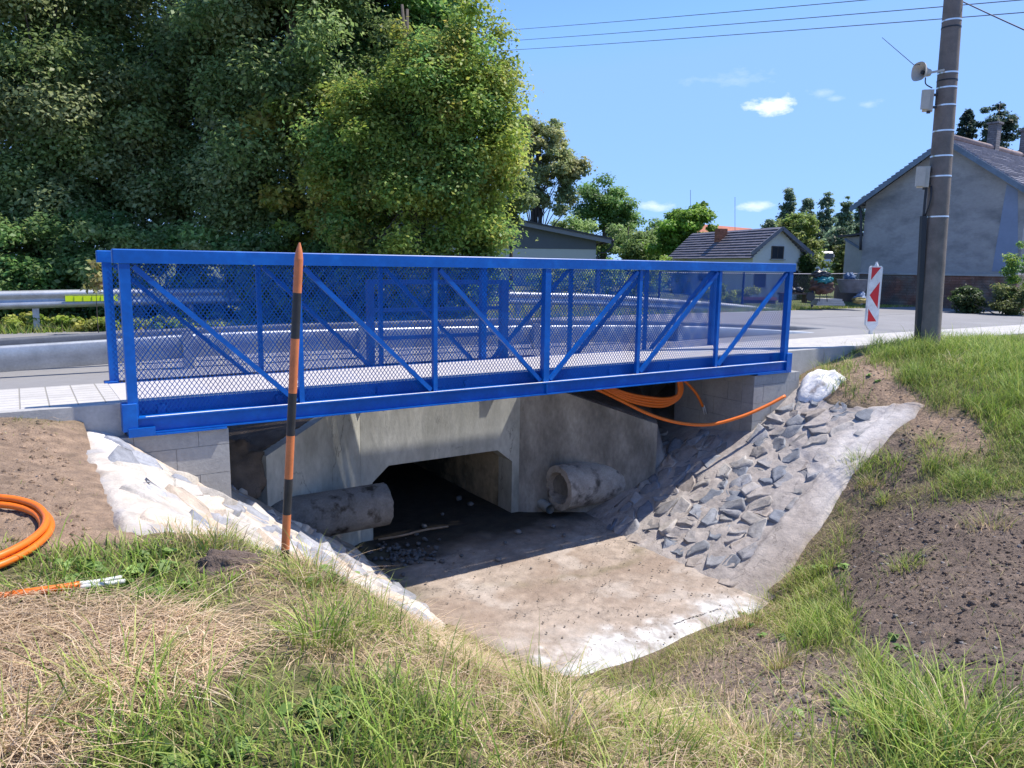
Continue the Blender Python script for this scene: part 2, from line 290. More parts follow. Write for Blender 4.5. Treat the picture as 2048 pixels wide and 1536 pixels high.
for aa in (5.9, 6.6, 7.4, 8.3):
    for bb in (-1.3, -.4, .6, 1.6): TP.append((aa, bb, float(slopeR(aa, bb))))
for aa in (0., .7, 1.4, 2.1):
    for bb in (-1.2, -.4, .6, 1.6): TP.append((aa, bb, float(slopeL(np.array(aa), bb))))
TP = np.array(TP)
def _tk(r2): return np.where(r2 > 0, .5*r2*np.log(r2+1e-12), 0)
_n = len(TP); _A = np.zeros((_n+3, _n+3)); _d2 = ((TP[:, None, :2]-TP[None, :, :2])**2).sum(-1); _A[:_n, :_n] = _tk(_d2)+np.eye(_n)*.012
_A[:_n, _n] = 1; _A[:_n, _n+1:] = TP[:, :2]; _A[_n, :_n] = 1; _A[_n+1:, :_n] = TP[:, :2].T
_w = np.linalg.solve(_A, np.concatenate([TP[:, 2], [0, 0, 0]]))
def tps(a, b):
    sh = a.shape; a = a.ravel(); b = b.ravel(); out = np.empty(len(a))
    for i in range(0, len(a), 40000):
        x, y = a[i:i+40000], b[i:i+40000]; r2 = (x[:, None]-TP[None, :, 0])**2+(y[:, None]-TP[None, :, 1])**2
        out[i:i+40000] = _tk(r2)@_w[:_n]+_w[_n]+_w[_n+1]*x+_w[_n+2]*y
    return out.reshape(sh)
_oa = np.array([-.3, .08, .46, .93, 1.27, 1.75, 2.17, 2.46]); _ob = np.array([-2.62, -2.36, -1.96, -1.84, -1.80, -1.57, -1.3, -.86])
def boutL(a): return np.interp(a, _oa, _ob)+.05*fbm(a*3, a*0+1, 3, 5)
def boutR(a): return np.interp(a, [5.4, 5.65, 6.6, 7.4, 8.4, 8.8], [-1.98, -2.05, -1.93, -1.75, -1.92, -1.8])+.09*fbm(a*2.2, a*0+4, 4, 9)
def aleftL(b): return np.interp(b, [-2.7, -1.6, .4, 2.4], [-.42, -.48, -.5, -.45])+.08*fbm(b*2, b*0+2, 3, 6)
def arightR(b): return np.interp(b, [-2, -1.7, -1.2, -.6, 0, 2.5], [8.75, 8.7, 8.5, 8.5, 8.8, 8.9])+.12*fbm(b*2.5, b*0+8, 3, 3)
def in_patch(a, b, e=0.):
    L = (a > aleftL(b)+e) & (a < 2.62) & (b > boutL(a)+e); Rr = (a > 5.4) & (a < arightR(b)-e) & (b > boutR(a)+e)
    aL = np.interp(b, [-2.3, -1.96, -.85, 2], [3.05, 2.83, 2.46, 2.45]); M = (a > aL+e) & (a < 5.7) & (b > -2.17+.06*np.sin(a*3)+e)
    return L | Rr | M
def ground_z(a, b, detail=True):
    z = tps(np.clip(a, -9, 24), np.clip(b, -9, 2.4))
    if detail: z = z+.05*fbm(a*1.1, b*1.1, 3, 2)+.018*fbm(a*6, b*6, 3, 8)
    return z
def px_weight(polys, X, Y, soft=18):                                 # soft membership of world points seen at (X, Y) pixels in outlines
    out = np.zeros(X.shape)
    for poly in polys:
        p = np.array(poly, float); inside = np.zeros(X.shape, bool); dist = np.full(X.shape, 1e9)
        for i in range(len(p)):
            (x1, y1), (x2, y2) = p[i], p[(i+1) % len(p)]
            c = ((y1 > Y) != (y2 > Y)) & (X < (x2-x1)*(Y-y1)/((y2-y1) if y2 != y1 else 1e-9)+x1); inside ^= c
            t = np.clip(((X-x1)*(x2-x1)+(Y-y1)*(y2-y1))/((x2-x1)**2+(y2-y1)**2+1e-9), 0, 1); dist = np.minimum(dist, np.hypot(X-x1-t*(x2-x1), Y-y1-t*(y2-y1)))
        sd = np.where(inside, dist, -dist); out = np.maximum(out, np.clip(.5+sd/(2*soft), 0, 1))
    return out
Z_SOIL = [[(-300,820),(150,838),(250,925),(262,1010),(300,1080),(180,1092),(60,1098),(-300,1085)], [(428,1140),(450,1112),(490,1112),(508,1150),(470,1165)],
          [(1600,760),(1690,700),(1770,722),(1850,800),(1960,850),(1990,905),(1900,925),(1800,900),(1820,830),(1740,800),(1660,800)]]
Z_DARK = [[(1700,1020),(1840,1000),(2500,990),(2700,1500),(2080,1480),(1930,1410),(1800,1370),(1740,1300),(1690,1220),(1650,1150),(1690,1090)], [(1700,900),(1740,860),(1820,880),(1860,960),(1740,1010),(1690,1000)]]
Z_FRONT = [[(1190,1380),(1380,1330),(1500,1240),(1600,1290),(1720,1330),(1760,1420),(1600,1470),(1380,1450),(1240,1420)]]
Z_HAY = [[(-400,1225),(150,1205),(300,1215),(440,1262),(500,1320),(420,1390),(300,1420),(210,1440),(150,1560),(-400,1600)]]
Z_DRY = [[(440,1120),(620,1120),(760,1210),(900,1270),(1150,1370),(1300,1440),(1560,1480),(1650,1600),(1000,1600),(900,1400),(640,1330),(480,1280),(520,1200)], [(1480,1190),(1600,1130),(1640,1180),(1560,1250)]]
Z_LUSH = [[(150,1560),(260,1430),(420,1400),(500,1290),(650,1330),(800,1390),(900,1440),(960,1600),(150,1600)], [(1740,690),(2048,640),(3600,600),(3600,1000),(2000,985),(1880,950),(1990,900),(1960,850),(1870,800),(1760,730)],
          [(-300,1095),(120,1100),(300,1085),(460,1085),(560,1130),(470,1190),(400,1240),(200,1215),(-300,1230)], [(1500,1200),(1640,1130),(1700,1190),(1720,1290),(1600,1300)], [(1720,1330),(1860,1370),(2700,1500),(3600,1000),(3600,1700),(1800,1600),(1740,1450)],
          [(1700,905),(1780,885),(1790,960),(1730,985)], [(1840,920),(2100,930),(2100,995),(1900,1000)], [(1640,760),(1700,745),(1720,790),(1670,800)]]
def zones(P):
    X, Y = proj(P); a = fbm(P[:, 0]*2.5, P[:, 1]*2.5, 4, 31)*55; b = fbm(P[:, 0]*2.5+9, P[:, 1]*2.5, 4, 32)*45; X = X+a; Y = Y+b
    far = (P[:, 1] < .6)
    z = {k: px_weight(v, X, Y) for k, v in dict(soil=Z_SOIL, dark=Z_DARK, front=Z_FRONT, hay=Z_HAY, dry=Z_DRY, lush=Z_LUSH).items()}
    return z
def gcolor(P):
    z = zones(P); n1 = fbm(P[:, 0]*1.7, P[:, 1]*1.7, 5, 40)[:, None]+.5; n2 = fbm(P[:, 0]*14, P[:, 1]*14, 4, 41)[:, None]+.5
    c = np.array([.17, .125, .075])*(1-n1)+np.array([.23, .18, .105])*n1
    for k, col in (('lush', (.15, .14, .055)), ('dry', (.27, .205, .115)), ('soil', (.31, .215, .145)), ('front', (.26, .195, .145)), ('dark', (.18, .133, .10)), ('hay', (.27, .195, .13))):
        w = z[k][:, None]; c = c*(1-w)+np.array(col)*w
    return c*(.72+.56*n2)
def axis(segs):
    out = []
    for (x0, x1, st) in segs: out += list(np.arange(x0, x1-1e-6, st))
    return np.array(out+[segs[-1][1]])
ga = axis([(-60,-10,5),(-10,-4,.5),(-4,-1.5,.1),(-1.5,9.5,.04),(9.5,13,.07),(13,20,.25),(20,60,4)]); gb = axis([(-60,-12,6),(-12,-7.5,.5),(-7.5,-6.5,.12),(-6.5,-.0,.04),(0,1.3,.06)])
A_, B_ = np.meshgrid(ga, gb, indexing='ij'); Zg = ground_z(A_, B_)
P_ = np.stack([B0[0]+D[0]*A_+N[0]*B_, B0[1]+D[1]*A_+N[1]*B_, Zg], -1).reshape(-1, 3)
zz = zones(P_); rough_amp = (zz['dark']*1.0+zz['soil']*.6+zz['front']*.7+zz['hay']*.5).reshape(A_.shape)
lum = fbm(A_*9, B_*9, 4, 50); lum2 = np.abs(fbm(A_*21, B_*21, 3, 51))
Zg = Zg+rough_amp*(.075*lum+.05*lum2-.005)
ip = in_patch(A_, B_, .12); Zg = Zg-.17*ip
Zg = np.where((B_ > .05) & (A_ < -.1), np.minimum(Zg, -1.27), Zg); Zg = np.where((B_ > .3) & (A_ > 8.5), np.minimum(Zg, -1.27), Zg)
P_ = np.stack([A_, B_, Zg], -1).reshape(-1, 3); Pw = np.stack([B0[0]+D[0]*P_[:, 0]+N[0]*P_[:, 1], B0[1]+D[1]*P_[:, 0]+N[1]*P_[:, 1], P_[:, 2]], 1)
gcol = gcolor(Pw)
fq = grid_faces(len(ga), len(gb)); ctr = P_[fq].mean(1); keep = ~((ctr[:, 0] > 2.5) & (ctr[:, 0] < 5.6) & (ctr[:, 1] > 1.3)); fq = fq[keep][:, ::-1]
apart('ground', P_, [fq[:, ::-1]], gcol, EARTH, frame=True, smooth=True, kind='structure', label='grassy and earthy bank around the small stream channel')
# land beyond the road, gently rising behind the fence
fa = axis([(-160,-30,10),(-30,60,1.5),(60,220,10)]); fb = axis([(7.6,12,.6),(12,40,2.),(40,400,20)])
A2, B2 = np.meshgrid(fa, fb, indexing='ij'); Z2 = -1.24-.02*(B2 < 9)+.018*np.clip(B2-10, 0, 60)*(A2 > 8)+.12*fbm(A2*.3, B2*.3, 3, 3)*(B2 > 9.5)
P2 = np.stack([A2, B2, Z2], -1).reshape(-1, 3); n1 = (fbm(P2[:, 0]*.4, P2[:, 1]*.4, 4, 12)+.5)[:, None]
apart('far_ground', P2, [grid_faces(len(fa), len(fb))], np.array([.085, .12, .035])*(1-n1)+np.array([.15, .16, .06])*n1, EARTH, frame=True, smooth=True, kind='structure', label='grassy land behind the road and the fence')
part('subgrade', MB().box(-60, -.45, 1.3, 1.6, -2, -1.262).box(8.9, 60, 1.3, 1.6, -2, -1.262).box(-60, 200, 2.32, 7.7, -1.6, -1.262), KERB, frame=True, kind='structure', label='ground under the road')
# road sheet with a long crack-like joint
ra = axis([(-120,-20,10),(-20,-.06,.997),(-.06,5.25,.885),(5.25,60,1.),(60,240,12)]); rb = np.array([1.36, 1.92]+list(np.arange(2.4, 8.2, .5))+[8.3])
A3, B3 = np.meshgrid(ra, rb, indexing='ij'); edge = (B3 == rb[-1]); B3 = B3+edge*.18*fbm(A3*.7, A3*0, 3, 4); Z3 = -1.232+0*A3
part_road = apart('road', np.stack([A3, B3, Z3], -1).reshape(-1, 3), [(lambda f: f[~((ra[f//len(rb)].mean(1) > -.06) & (ra[f//len(rb)].mean(1) < 5.25) & (f[:, 0] % len(rb) == 0))])(grid_faces(len(ra), len(rb)))], None, ASPH, frame=True, kind='structure', label='grey asphalt road passing behind the footbridge')
mb = MB(); mb.box(-60, 200, 5.52, 5.545, -1.234, -1.2295); part('road_joint', mb, mat('joint_bitumen', (.11, .11, .115), rough=.8, var=.1), frame=True, kind='structure', label='dark longitudinal seam in the asphalt')

# ------------------------------------------------------------------ pavements and kerbs
part('pavement', MB().box(-40, -.09, .17, 1.33, -1.36, -1.166), PAVE, frame=True, kind='structure', label='pale block pavement leading to the near end of the footbridge')
part('pavement', MB().box(8.40, 60, .26, 1.42, -1.3, -1.168), PAVE, frame=True, kind='structure', label='pale block pavement running on past the concrete pole')
mb = MB()
for a0 in np.arange(-12, -.2, 1.0): mb.cbox(a0+.09-.18+.005, a0+.91-.005+.0, .085, .169, -1.62, -1.162, .006)
mb = MB()
x = -.085
while x > -12: mb.cbox(x-.995, x, .085, .168, -1.66, -1.162, .006); x -= 1.0
part('kerb', mb, KERB, loc=(-.085, .085, -1.6), frame=True, label='concrete edging kerb of the left pavement above the soil heap', cat='kerb')
mb = MB(); x = 8.44
while x < 22: mb.cbox(x, x+.995, .175, .258, -1.75 if x < 9 else -1.45, -1.160, .006); x += 1.0
mb.cbox(8.385, 8.438, .06, .30, -1.62, -1.163, .006)
part('kerb', mb, KERB, loc=(8.44, .175, -1.6), frame=True, label='concrete edging kerb of the right pavement beside the white mortar lump', cat='kerb')

# ------------------------------------------------------------------ stream bed, stone slopes
BED_POLY_WHITE = [[(1085,1312),(1130,1345),(1190,1378),(1270,1372),(1360,1325),(1470,1250),(1530,1222),(1500,1205),(1420,1206),(1330,1238),(1240,1262),(1170,1290),(1100,1300)]]
def world_pts(a, b, z): return np.stack([B0[0]+D[0]*a+N[0]*b, B0[1]+D[1]*a+N[1]*b, z], 1)
def bedcol(a, b, z):
    P = world_pts(a, b, z); X, Y = proj(P); n = fbm(a*2.2, b*2.2, 5, 60); n2 = fbm(a*9, b*9, 4, 61); n3 = fbm(a*.9+3, b*1.6, 4, 62)
    base = np.array([.35, .285, .23]); n4 = fbm(a*34, b*34, 3, 66); c = base*(1+n2[:, None]*.5+n4[:, None]*.35)
    dirt = np.clip((n3+.04)*4.2, 0, 1)[:, None]; c = c*(1-dirt*.6)+np.array([.23, .165, .12])*dirt*.6
    pale = np.clip((n-.06)*9, 0, 1)[:, None]*.5; c = c*(1-pale)+np.array([.46, .41, .36])*pale
    wet_and_shade = np.clip((b-.75+n*.8)*1.8, 0, 1)[:, None]; c = c*(1-wet_and_shade)+np.array([.035, .03, .022])*wet_and_shade*(1+n2[:, None])  # wet mud plus the deep shade by the culvert, painted as one dark tone
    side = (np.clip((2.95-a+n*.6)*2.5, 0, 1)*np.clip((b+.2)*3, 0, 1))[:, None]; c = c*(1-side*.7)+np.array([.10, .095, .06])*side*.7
    fr = np.clip((-1.93-b)*7+n*5+n2*2, 0, 1)[:, None]*.85; c = c*(1-fr)+np.array([.22, .17, .13])*fr
    w = px_weight(BED_POLY_WHITE, X+n2*60, Y+n*60, 16); w = np.clip(w*(.95+n2*2.2+n*1.5+n4), 0, 1)[:, None]; c = c*(1-w)+np.array([.52, .505, .48])*(1+n2[:, None]*1.0+n4[:, None]*.6)*w
    # greenish brown silt line across the slab
    ln = np.exp(-((b-(-.10-.35*np.sin((a-3.2)*1.3)+n*.5))/.08)**2)*np.clip((a-3.1)*2, 0, 1); ln = (ln*(.5+n2*1.5)).clip(0, 1)[:, None]; c = c*(1-ln*.75)+np.array([.16, .135, .075])*ln*.75
    return c
bv = axis([(-2.17,1.8,.03),(1.8,8,.1)]); bu = np.linspace(0, 1, 100)
U, Vb = np.meshgrid(bu, bv, indexing='ij'); aL = np.interp(Vb, [-2.3, -1.96, -.85, 2], [3.05, 2.83, 2.42, 2.38]); aR = np.where(Vb > 2.0, 5.6, 5.68+.1*np.clip(Vb, 0, 1.3)*0+.12); Aq = aL+(aR-aL)*U
Vq = Vb+.06*np.sin(Aq*3)*(Vb < -1.9)
Zb = -3.45+.03*fbm(Aq*1.5, Vq*1.5, 4, 70)+.012*fbm(Aq*11, Vq*11, 3, 71)+.02*np.clip(-1.2-Vq, 0, 1)
tb = np.clip(np.minimum(Vb+2.17, np.where(Vb < -.7, Aq-aL, 9))/.16, 0, 1); tb = tb*tb*(3-2*tb); Zb = (np.minimum(ground_z(Aq, Vq), -3.3)-.03)*(1-tb)+Zb*tb
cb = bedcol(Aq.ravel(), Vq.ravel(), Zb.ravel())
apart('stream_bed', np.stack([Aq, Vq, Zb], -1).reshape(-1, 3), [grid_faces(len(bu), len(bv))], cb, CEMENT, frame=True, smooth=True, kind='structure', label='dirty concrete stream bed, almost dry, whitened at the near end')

def slope_thing(name, label, fn, side):
    t = thing(name, (4.0 if side < 0 else 5.6, 0, -3.45), label, 'stone slope', 'stone pitched channel sides', frame=True); return t
# right slope
tR = thing('stone_slope', (5.6, 0, -3.45), 'mortared bank of grey stones with a smooth cement margin, right of the channel', 'stone slope', 'stone pitched channel sides', frame=True)
tL = thing('stone_slope', (2.5, 0, -3.45), 'cement whitened stone bank running down left of the channel beside the striped pole', 'stone slope', 'stone pitched channel sides', frame=True)
def slope_mesh(side):
    nu, nv = 130, 170
    uu, vv = np.meshgrid(np.linspace(0, 1, nu), np.linspace(0, 1, nv), indexing='ij')
    if side > 0:
        b = None; a = 5.1+(8.8-5.1)*uu; bo = boutR(np.maximum(a, 5.4)); b = bo+(2.35-bo)*vv; ar = arightR(b); a = 5.1+.32*(b < .9)+(ar-5.1-.32*(b < .9))*uu; bo = boutR(a); b = bo+(2.35-bo)*vv; z = slopeR(a, b)
    else:
        a = 2.66+(-.3-2.66)*uu; bo = boutL(a); b = bo+(2.35-bo)*vv; al = aleftL(b); a = 2.66+(al-2.66)*uu; bo = boutL(a); b = bo+(2.35-bo)*vv; z = slopeL(a, b)
    return a, b, z
aR_, bR_, zR_ = slope_mesh(1); strip = np.clip((-1.46+.04*np.sin(aR_*2)-bR_)*14, 0, 1)
zz_ = zR_+.05*fbm(aR_*3.4, bR_*3.4, 4, 80)*(1-strip)+.022*fbm(aR_*12, bR_*12, 3, 81)*(1-strip*.6)+.02*strip
zz_ = fillR(aR_, bR_, zz_)
def edge_blend(a, b, z, dist, w=.09):
    t = np.clip(dist/w, 0, 1); t = t*t*(3-2*t); return (ground_z(a, b)-.035)*(1-t)+z*t
zz_ = zz_+.03*np.exp(-((bR_+1.47-.04*np.sin(aR_*2))/.035)**2)
dR = np.minimum(bR_-boutR(aR_), arightR(bR_)-aR_); zz_ = edge_blend(aR_, bR_, zz_, np.where(bR_ > .1, np.maximum(dR, .2), dR))
a, b, z = aR_.ravel(), bR_.ravel(), zz_.ravel(); Xp, Yp = proj(world_pts(a, b, z)); n = fbm(a*3, b*3, 5, 82); n2 = fbm(a*11, b*11, 4, 83)
c = np.array([.40, .355, .32])*(1+n2[:, None]*.4+n[:, None]*.25); s_ = strip.ravel()[:, None]; c = c*(1-s_)+np.array([.44, .385, .34])*(1+n[:, None]*.4+n2[:, None]*.3)*s_
bl = np.clip(1.1-(b-boutR(a))/.16+n*2.2+n2, 0, 1)[:, None]*.85; c = c*(1-bl)+np.array([.24, .18, .13])*bl; br_ = np.clip(1.0-(arightR(b)-a)/.2+n*2, 0, 1)[:, None]*.8; c = c*(1-br_)+np.array([.25, .175, .125])*br_
wg = np.clip((n-.02)*7, 0, 1)[:, None]*.35; c = c*(1-wg)+np.array([.45, .41, .37])*wg
w = px_weight([[(1740,815),(1830,825),(1820,850),(1740,900),(1680,960),(1640,990),(1650,930),(1700,870)], [(1690,900),(1720,890),(1660,1060),(1620,1100),(1640,1000)]], Xp+n*80, Yp+n2*60, 22)[:, None]; c = c*(1-w*.85)+np.array([.62, .575, .53])*w*.85
w = px_weight([[(1480,1150),(1560,1100),(1640,1080),(1540,1210),(1460,1190)]], Xp+n*60, Yp+n2*50, 26)[:, None]; c = c*(1-w*.55)+np.array([.30, .245, .20])*w*.55
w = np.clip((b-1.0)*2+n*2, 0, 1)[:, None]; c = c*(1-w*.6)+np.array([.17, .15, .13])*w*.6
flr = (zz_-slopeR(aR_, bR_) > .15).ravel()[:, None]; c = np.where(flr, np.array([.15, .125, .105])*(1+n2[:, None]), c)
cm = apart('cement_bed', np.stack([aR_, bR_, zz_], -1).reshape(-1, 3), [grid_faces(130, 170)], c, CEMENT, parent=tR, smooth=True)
aL_, bL_, zL_ = slope_mesh(-1); zz2 = zL_+.045*fbm(aL_*2.6, bL_*4.2, 4, 90)+.04*np.abs(fbm(aL_*9, bL_*9, 3, 91))
zz2 = fillL(aL_, bL_, zz2); dL = np.minimum(bL_-boutL(aL_), aL_-aleftL(bL_)); zz2 = edge_blend(aL_, bL_, zz2, np.where(bL_ > .3, np.maximum(dL, .2), dL))
a, b, z = aL_.ravel(), bL_.ravel(), zz2.ravel(); n = fbm(a*3, b*3, 5, 92); n2 = fbm(a*10, b*10, 4, 93)
c = np.array([.51, .455, .39])*(1+n2[:, None]*.45+n[:, None]*.3)
w = np.clip((fbm(a*4.5+2, b*6, 4, 94)-.05)*9, 0, 1)[:, None]; c = c*(1-w*.6)+np.array([.36, .36, .38])*w*.6
w = np.clip((fbm(a*2.2+7, b*3, 4, 95)-.09)*8, 0, 1)[:, None]; c = c*(1-w*.5)+np.array([.50, .36, .24])*w*.5
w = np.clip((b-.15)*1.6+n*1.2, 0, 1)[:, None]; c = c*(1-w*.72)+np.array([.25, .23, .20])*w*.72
Xp, Yp = proj(world_pts(a, b, z)); w = px_weight([[(150,845),(250,850),(262,960),(240,930)]], Xp, Yp, 12)[:, None]; c = c*(1-w)+np.array([.62, .59, .56])*w
bl = np.clip(1.0-np.minimum(b-boutL(a), a-aleftL(b))/.08+n*2.4+n2, 0, 1)[:, None]*.7; c = c*(1-bl)+np.array([.26, .19, .13])*bl
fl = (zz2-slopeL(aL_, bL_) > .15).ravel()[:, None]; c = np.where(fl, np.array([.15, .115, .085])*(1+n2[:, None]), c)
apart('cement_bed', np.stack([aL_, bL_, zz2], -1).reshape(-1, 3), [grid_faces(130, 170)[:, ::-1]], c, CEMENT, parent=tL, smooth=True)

def clip_poly(poly, p, q):                                           # keep the side nearer p than q
    m = (p+q)/2; nn = q-p; out = []
    for i in range(len(poly)):
        A, B = poly[i], poly[(i+1) % len(poly)]; da = (A-m)@nn; db = (B-m)@nn
        if da <= 0: out.append(A)
        if (da < 0) != (db < 0): t = da/(da-db); out.append(A+(B-A)*t)
    return out
def stones(fn, a0, a1, b0, b1, step, nrm_slope, keepfn, hmin, hmax, shrink, cols, seed, skew=.0):
    rg = np.random.default_rng(seed); seeds = []
    na, nb = int((a1-a0)/step)+3, int((b1-b0)/(step*1.05))+3
    for i in range(-1, na):
        for j in range(-1, nb): seeds.append(np.array([a0+(i+.5*(j % 2))*step, b0+j*step*1.05])+rg.normal(0, step*.33, 2))
    V, Fc, C = [], [], []; sl = math.sqrt(1+nrm_slope**2); nv = np.array([-nrm_slope, 0, 1.])/sl
    for k, p in enumerate(seeds):
        if not keepfn(p[0], p[1]) or rg.random() < .06: continue
        poly = [p+np.array(v)*step*1.2 for v in ((-1,-1),(1,-1),(1,1),(-1,1))]
        for k2, q in enumerate(seeds):
            if k2 != k and np.abs(q-p).max() < step*2.6: poly = clip_poly(poly, p, q)
            if len(poly) < 3: break
        if len(poly) < 3: continue
        sh = shrink[0]+rg.random()*(shrink[1]-shrink[0]); poly = [p+(v-p)*sh*(.9+.2*rg.random()) for v in poly]
        # drop very short edges, add a mid point on long ones
        pl = []
        for i in range(len(poly)):
            A, B = poly[i], poly[(i+1) % len(poly)]; L = np.linalg.norm(B-A)
            if L < .02: continue
            pl.append(A)
            if L > step*.62: pl.append((A+B)/2+rg.normal(0, .02, 2))
        if len(pl) < 4: continue
        h = hmin+rg.random()*(hmax-hmin); tilt = rg.normal(0, .2, 2); col = np.array(cols[rg.integers(len(cols))])*(.8+.4*rg.random()); o = len(V); n_ = len(pl)
        for lv, (ins, hh) in enumerate(((1.05, -.06), (.99, h*.72), (.86, h*1.0), (.5, h*1.0))):
            for v in pl:
                q = p+(v-p)*ins; zb = float(fn(np.array(q[0]), np.array(q[1]))); off = hh+(tilt@(q-p) if lv else 0)+(rg.normal(0, .008) if lv else 0)
                V.append(np.array([q[0], q[1], zb])+nv*off); C.append(col*(1+rg.normal(0, .07)))
        cen = len(V); V.append(np.array([p[0], p[1], float(fn(np.array(p[0]), np.array(p[1])))])+nv*h*1.04); C.append(col)
        for lv in range(3):
            for i in range(n_): j = (i+1) % n_; Fc.append((o+lv*n_+i, o+lv*n_+j, o+(lv+1)*n_+j, o+(lv+1)*n_+i))
        for i in range(n_): Fc.append((o+3*n_+i, o+3*n_+(i+1) % n_, cen))
    return V, Fc, C
def stone_part(res, parent, frame_name='stone_facing'):
    V, Fc, C = res; f4 = np.array([f for f in Fc if len(f) == 4]); f3 = np.array([f for f in Fc if len(f) == 3])
    return apart(frame_name, np.array(V), [f4, f3], np.array(C), STONE, parent=parent)
GREYS = [(.33,.30,.28),(.36,.33,.30),(.31,.29,.28),(.25,.26,.28),(.30,.30,.31),(.22,.235,.26),(.34,.325,.31),(.28,.27,.27),(.36,.31,.27),(.19,.205,.235)]
stone_part(stones(slopeR, 5.6, 8.5, -1.47, 2.0, .212, .6, lambda a, b: (5.66 < a < min(8.45, float(arightR(np.array(b)))-.12)) and -1.42 < b < 1.7 and not (a > 7.55 and b > -.15) and not (b > .9 and a < 6.6) and not (b > .75 and a < 6.3), -.012, .026, (.74, 1.0), GREYS, 5), tR)
stone_part(stones(slopeL, -.4, 2.5, -2.4, 2.0, .24, -.76, lambda a, b: (-.2 < a < 2.42) and float(boutL(np.array(a)))+.16 < b < 1.9 and not (a < .75 and b > -.15), .0, .034, (.66, .97), [(.50,.46,.41),(.36,.36,.38),(.55,.50,.43),(.30,.31,.34),(.52,.43,.34)], 6), tL)
# white mortar lump at the right end of the bridge
def blob(cx, cy, cz, rx, ry, rz, seed, nu=40, nv=24, amp=.22, fr=2.2, rot=0.):
    th = np.linspace(0, 2*np.pi, nu, endpoint=False); ph = np.linspace(.0, np.pi, nv); T, Pp = np.meshgrid(th, ph, indexing='ij')
    x, y, z = np.cos(T)*np.sin(Pp), np.sin(T)*np.sin(Pp), np.cos(Pp)
    r = 1+amp*(fbm(x*fr+seed, y*fr+z*fr*1.7, 4, seed)*2)+amp*.35*fbm(x*fr*4, (y+z)*fr*4, 3, seed+1); r = np.where(np.abs(z) > .999, 1, r)
    x, y, z = x*r*rx, y*r*ry, z*r*rz; c, s = math.cos(rot), math.sin(rot); V = np.stack([cx+x*c-y*s, cy+x*s+y*c, cz+z], -1).reshape(-1, 3)
    i = np.arange(nu*(nv-1)); u = i//(nv-1); v = i % (nv-1); a = u*nv+v; b = ((u+1) % nu)*nv+v; return V, np.stack([a, a+1, b+1, b], 1)
nu_, nr_ = 44, 14; T_, R2 = np.meshgrid(np.linspace(0, 2*np.pi, nu_, endpoint=False), np.linspace(0, 1, nr_), indexing='ij'); er = 1+.34*(fbm(np.cos(T_)*1.6+5, np.sin(T_)*1.6, 4, 5)*2)
la = 8.64+R2*er*.34*np.cos(T_); lb = -.36+R2*er*.30*np.sin(T_); zt_ = np.maximum(slopeR(la, lb), -9); zt_ = np.minimum(zt_, -1.50+.0*la); lz = zt_+.11*(1-R2**3)-.08*(R2 > .99)+.10*fbm(la*7, lb*7, 4, 6)*(1-R2**2)+.05*np.abs(fbm(la*19, lb*19, 3, 7))+.18*np.clip(lb+.42, 0, .3)
V = np.stack([la, lb, lz], -1).reshape(-1, 3); ii = np.arange(nu_*(nr_-1)); uu_ = ii//(nr_-1); vv2 = ii % (nr_-1); a0_ = uu_*nr_+vv2; b0_ = ((uu_+1) % nu_)*nr_+vv2; fq = np.stack([a0_, a0_+1, b0_+1, b0_], 1)
cc = np.array([.82, .79, .76])*(1+.35*fbm(V[:, 0]*14, V[:, 1]*14, 3, 7)[:, None]); dk = np.clip((fbm(V[:, 0]*9, V[:, 1]*9+V[:, 2]*4, 4, 8)-.17)*10, 0, 1)[:, None]; cc = cc*(1-dk*.7)+np.array([.30, .23, .19])*dk*.7
apart('mortar_lump', V, [fq], cc, CEMENT, loc=(8.64, -.36, -1.6), frame=True, smooth=True, label='white lump of mortar against the kerb at the right bridge end', cat='mortar lump')
V, fq = blob(.02, -3.03, -1.53, .16, .12, .11, 14, amp=.35, fr=3)
apart('soil_mound', V, [fq], np.array([.17, .125, .10])*(1+.5*fbm(V[:, 0]*30, V[:, 1]*30, 3, 9)[:, None]), EARTH, loc=(.02, -3.03, -1.56), frame=True, smooth=True, label='small brown molehill in the grass just left of the striped pole', cat='molehill')

# ------------------------------------------------------------------ culvert
cv = thing('culvert', (3.85, 1.8, -3.45), 'grey concrete road culvert with splayed wing walls under the blue footbridge', 'culvert', frame=True)
hw = [(2.65,-3.6),(2.80,-3.6),(2.80,-2.70),(3.02,-2.51),(4.64,-2.51),(4.88,-2.70),(4.88,-3.6),(5.0,-3.6),(5.0,-1.30),(2.65,-1.30)]
def bev(poly, n=3, idx=()): return poly
mb = MB(); mb.prism([(x, 1.8, z) for x, z in hw], (0, .35, 0)); part('headwall', mb, CONC, cv)
def wing(p, q, ztp, ztq, zb0, zb1, th=.25):
    p = np.array(p); q = np.array(q); t = q-p; t = t/np.linalg.norm(t); nn = np.array([-t[1], t[0]]);
    if nn[1] < 0: nn = -nn
    poly = [(*p, zb0), (*q, zb1), (*q, ztq), (*p, ztp)]; return MB().prism(poly, (nn[0]*th, nn[1]*th, 0))
mb = wing((2.648, 1.802), (1.30, 1.02), -1.56, -2.0, -3.7, -3.0); part('wing_wall', mb, CONC, cv)
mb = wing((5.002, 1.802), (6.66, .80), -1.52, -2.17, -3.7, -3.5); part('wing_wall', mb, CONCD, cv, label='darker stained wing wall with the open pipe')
mb = MB()
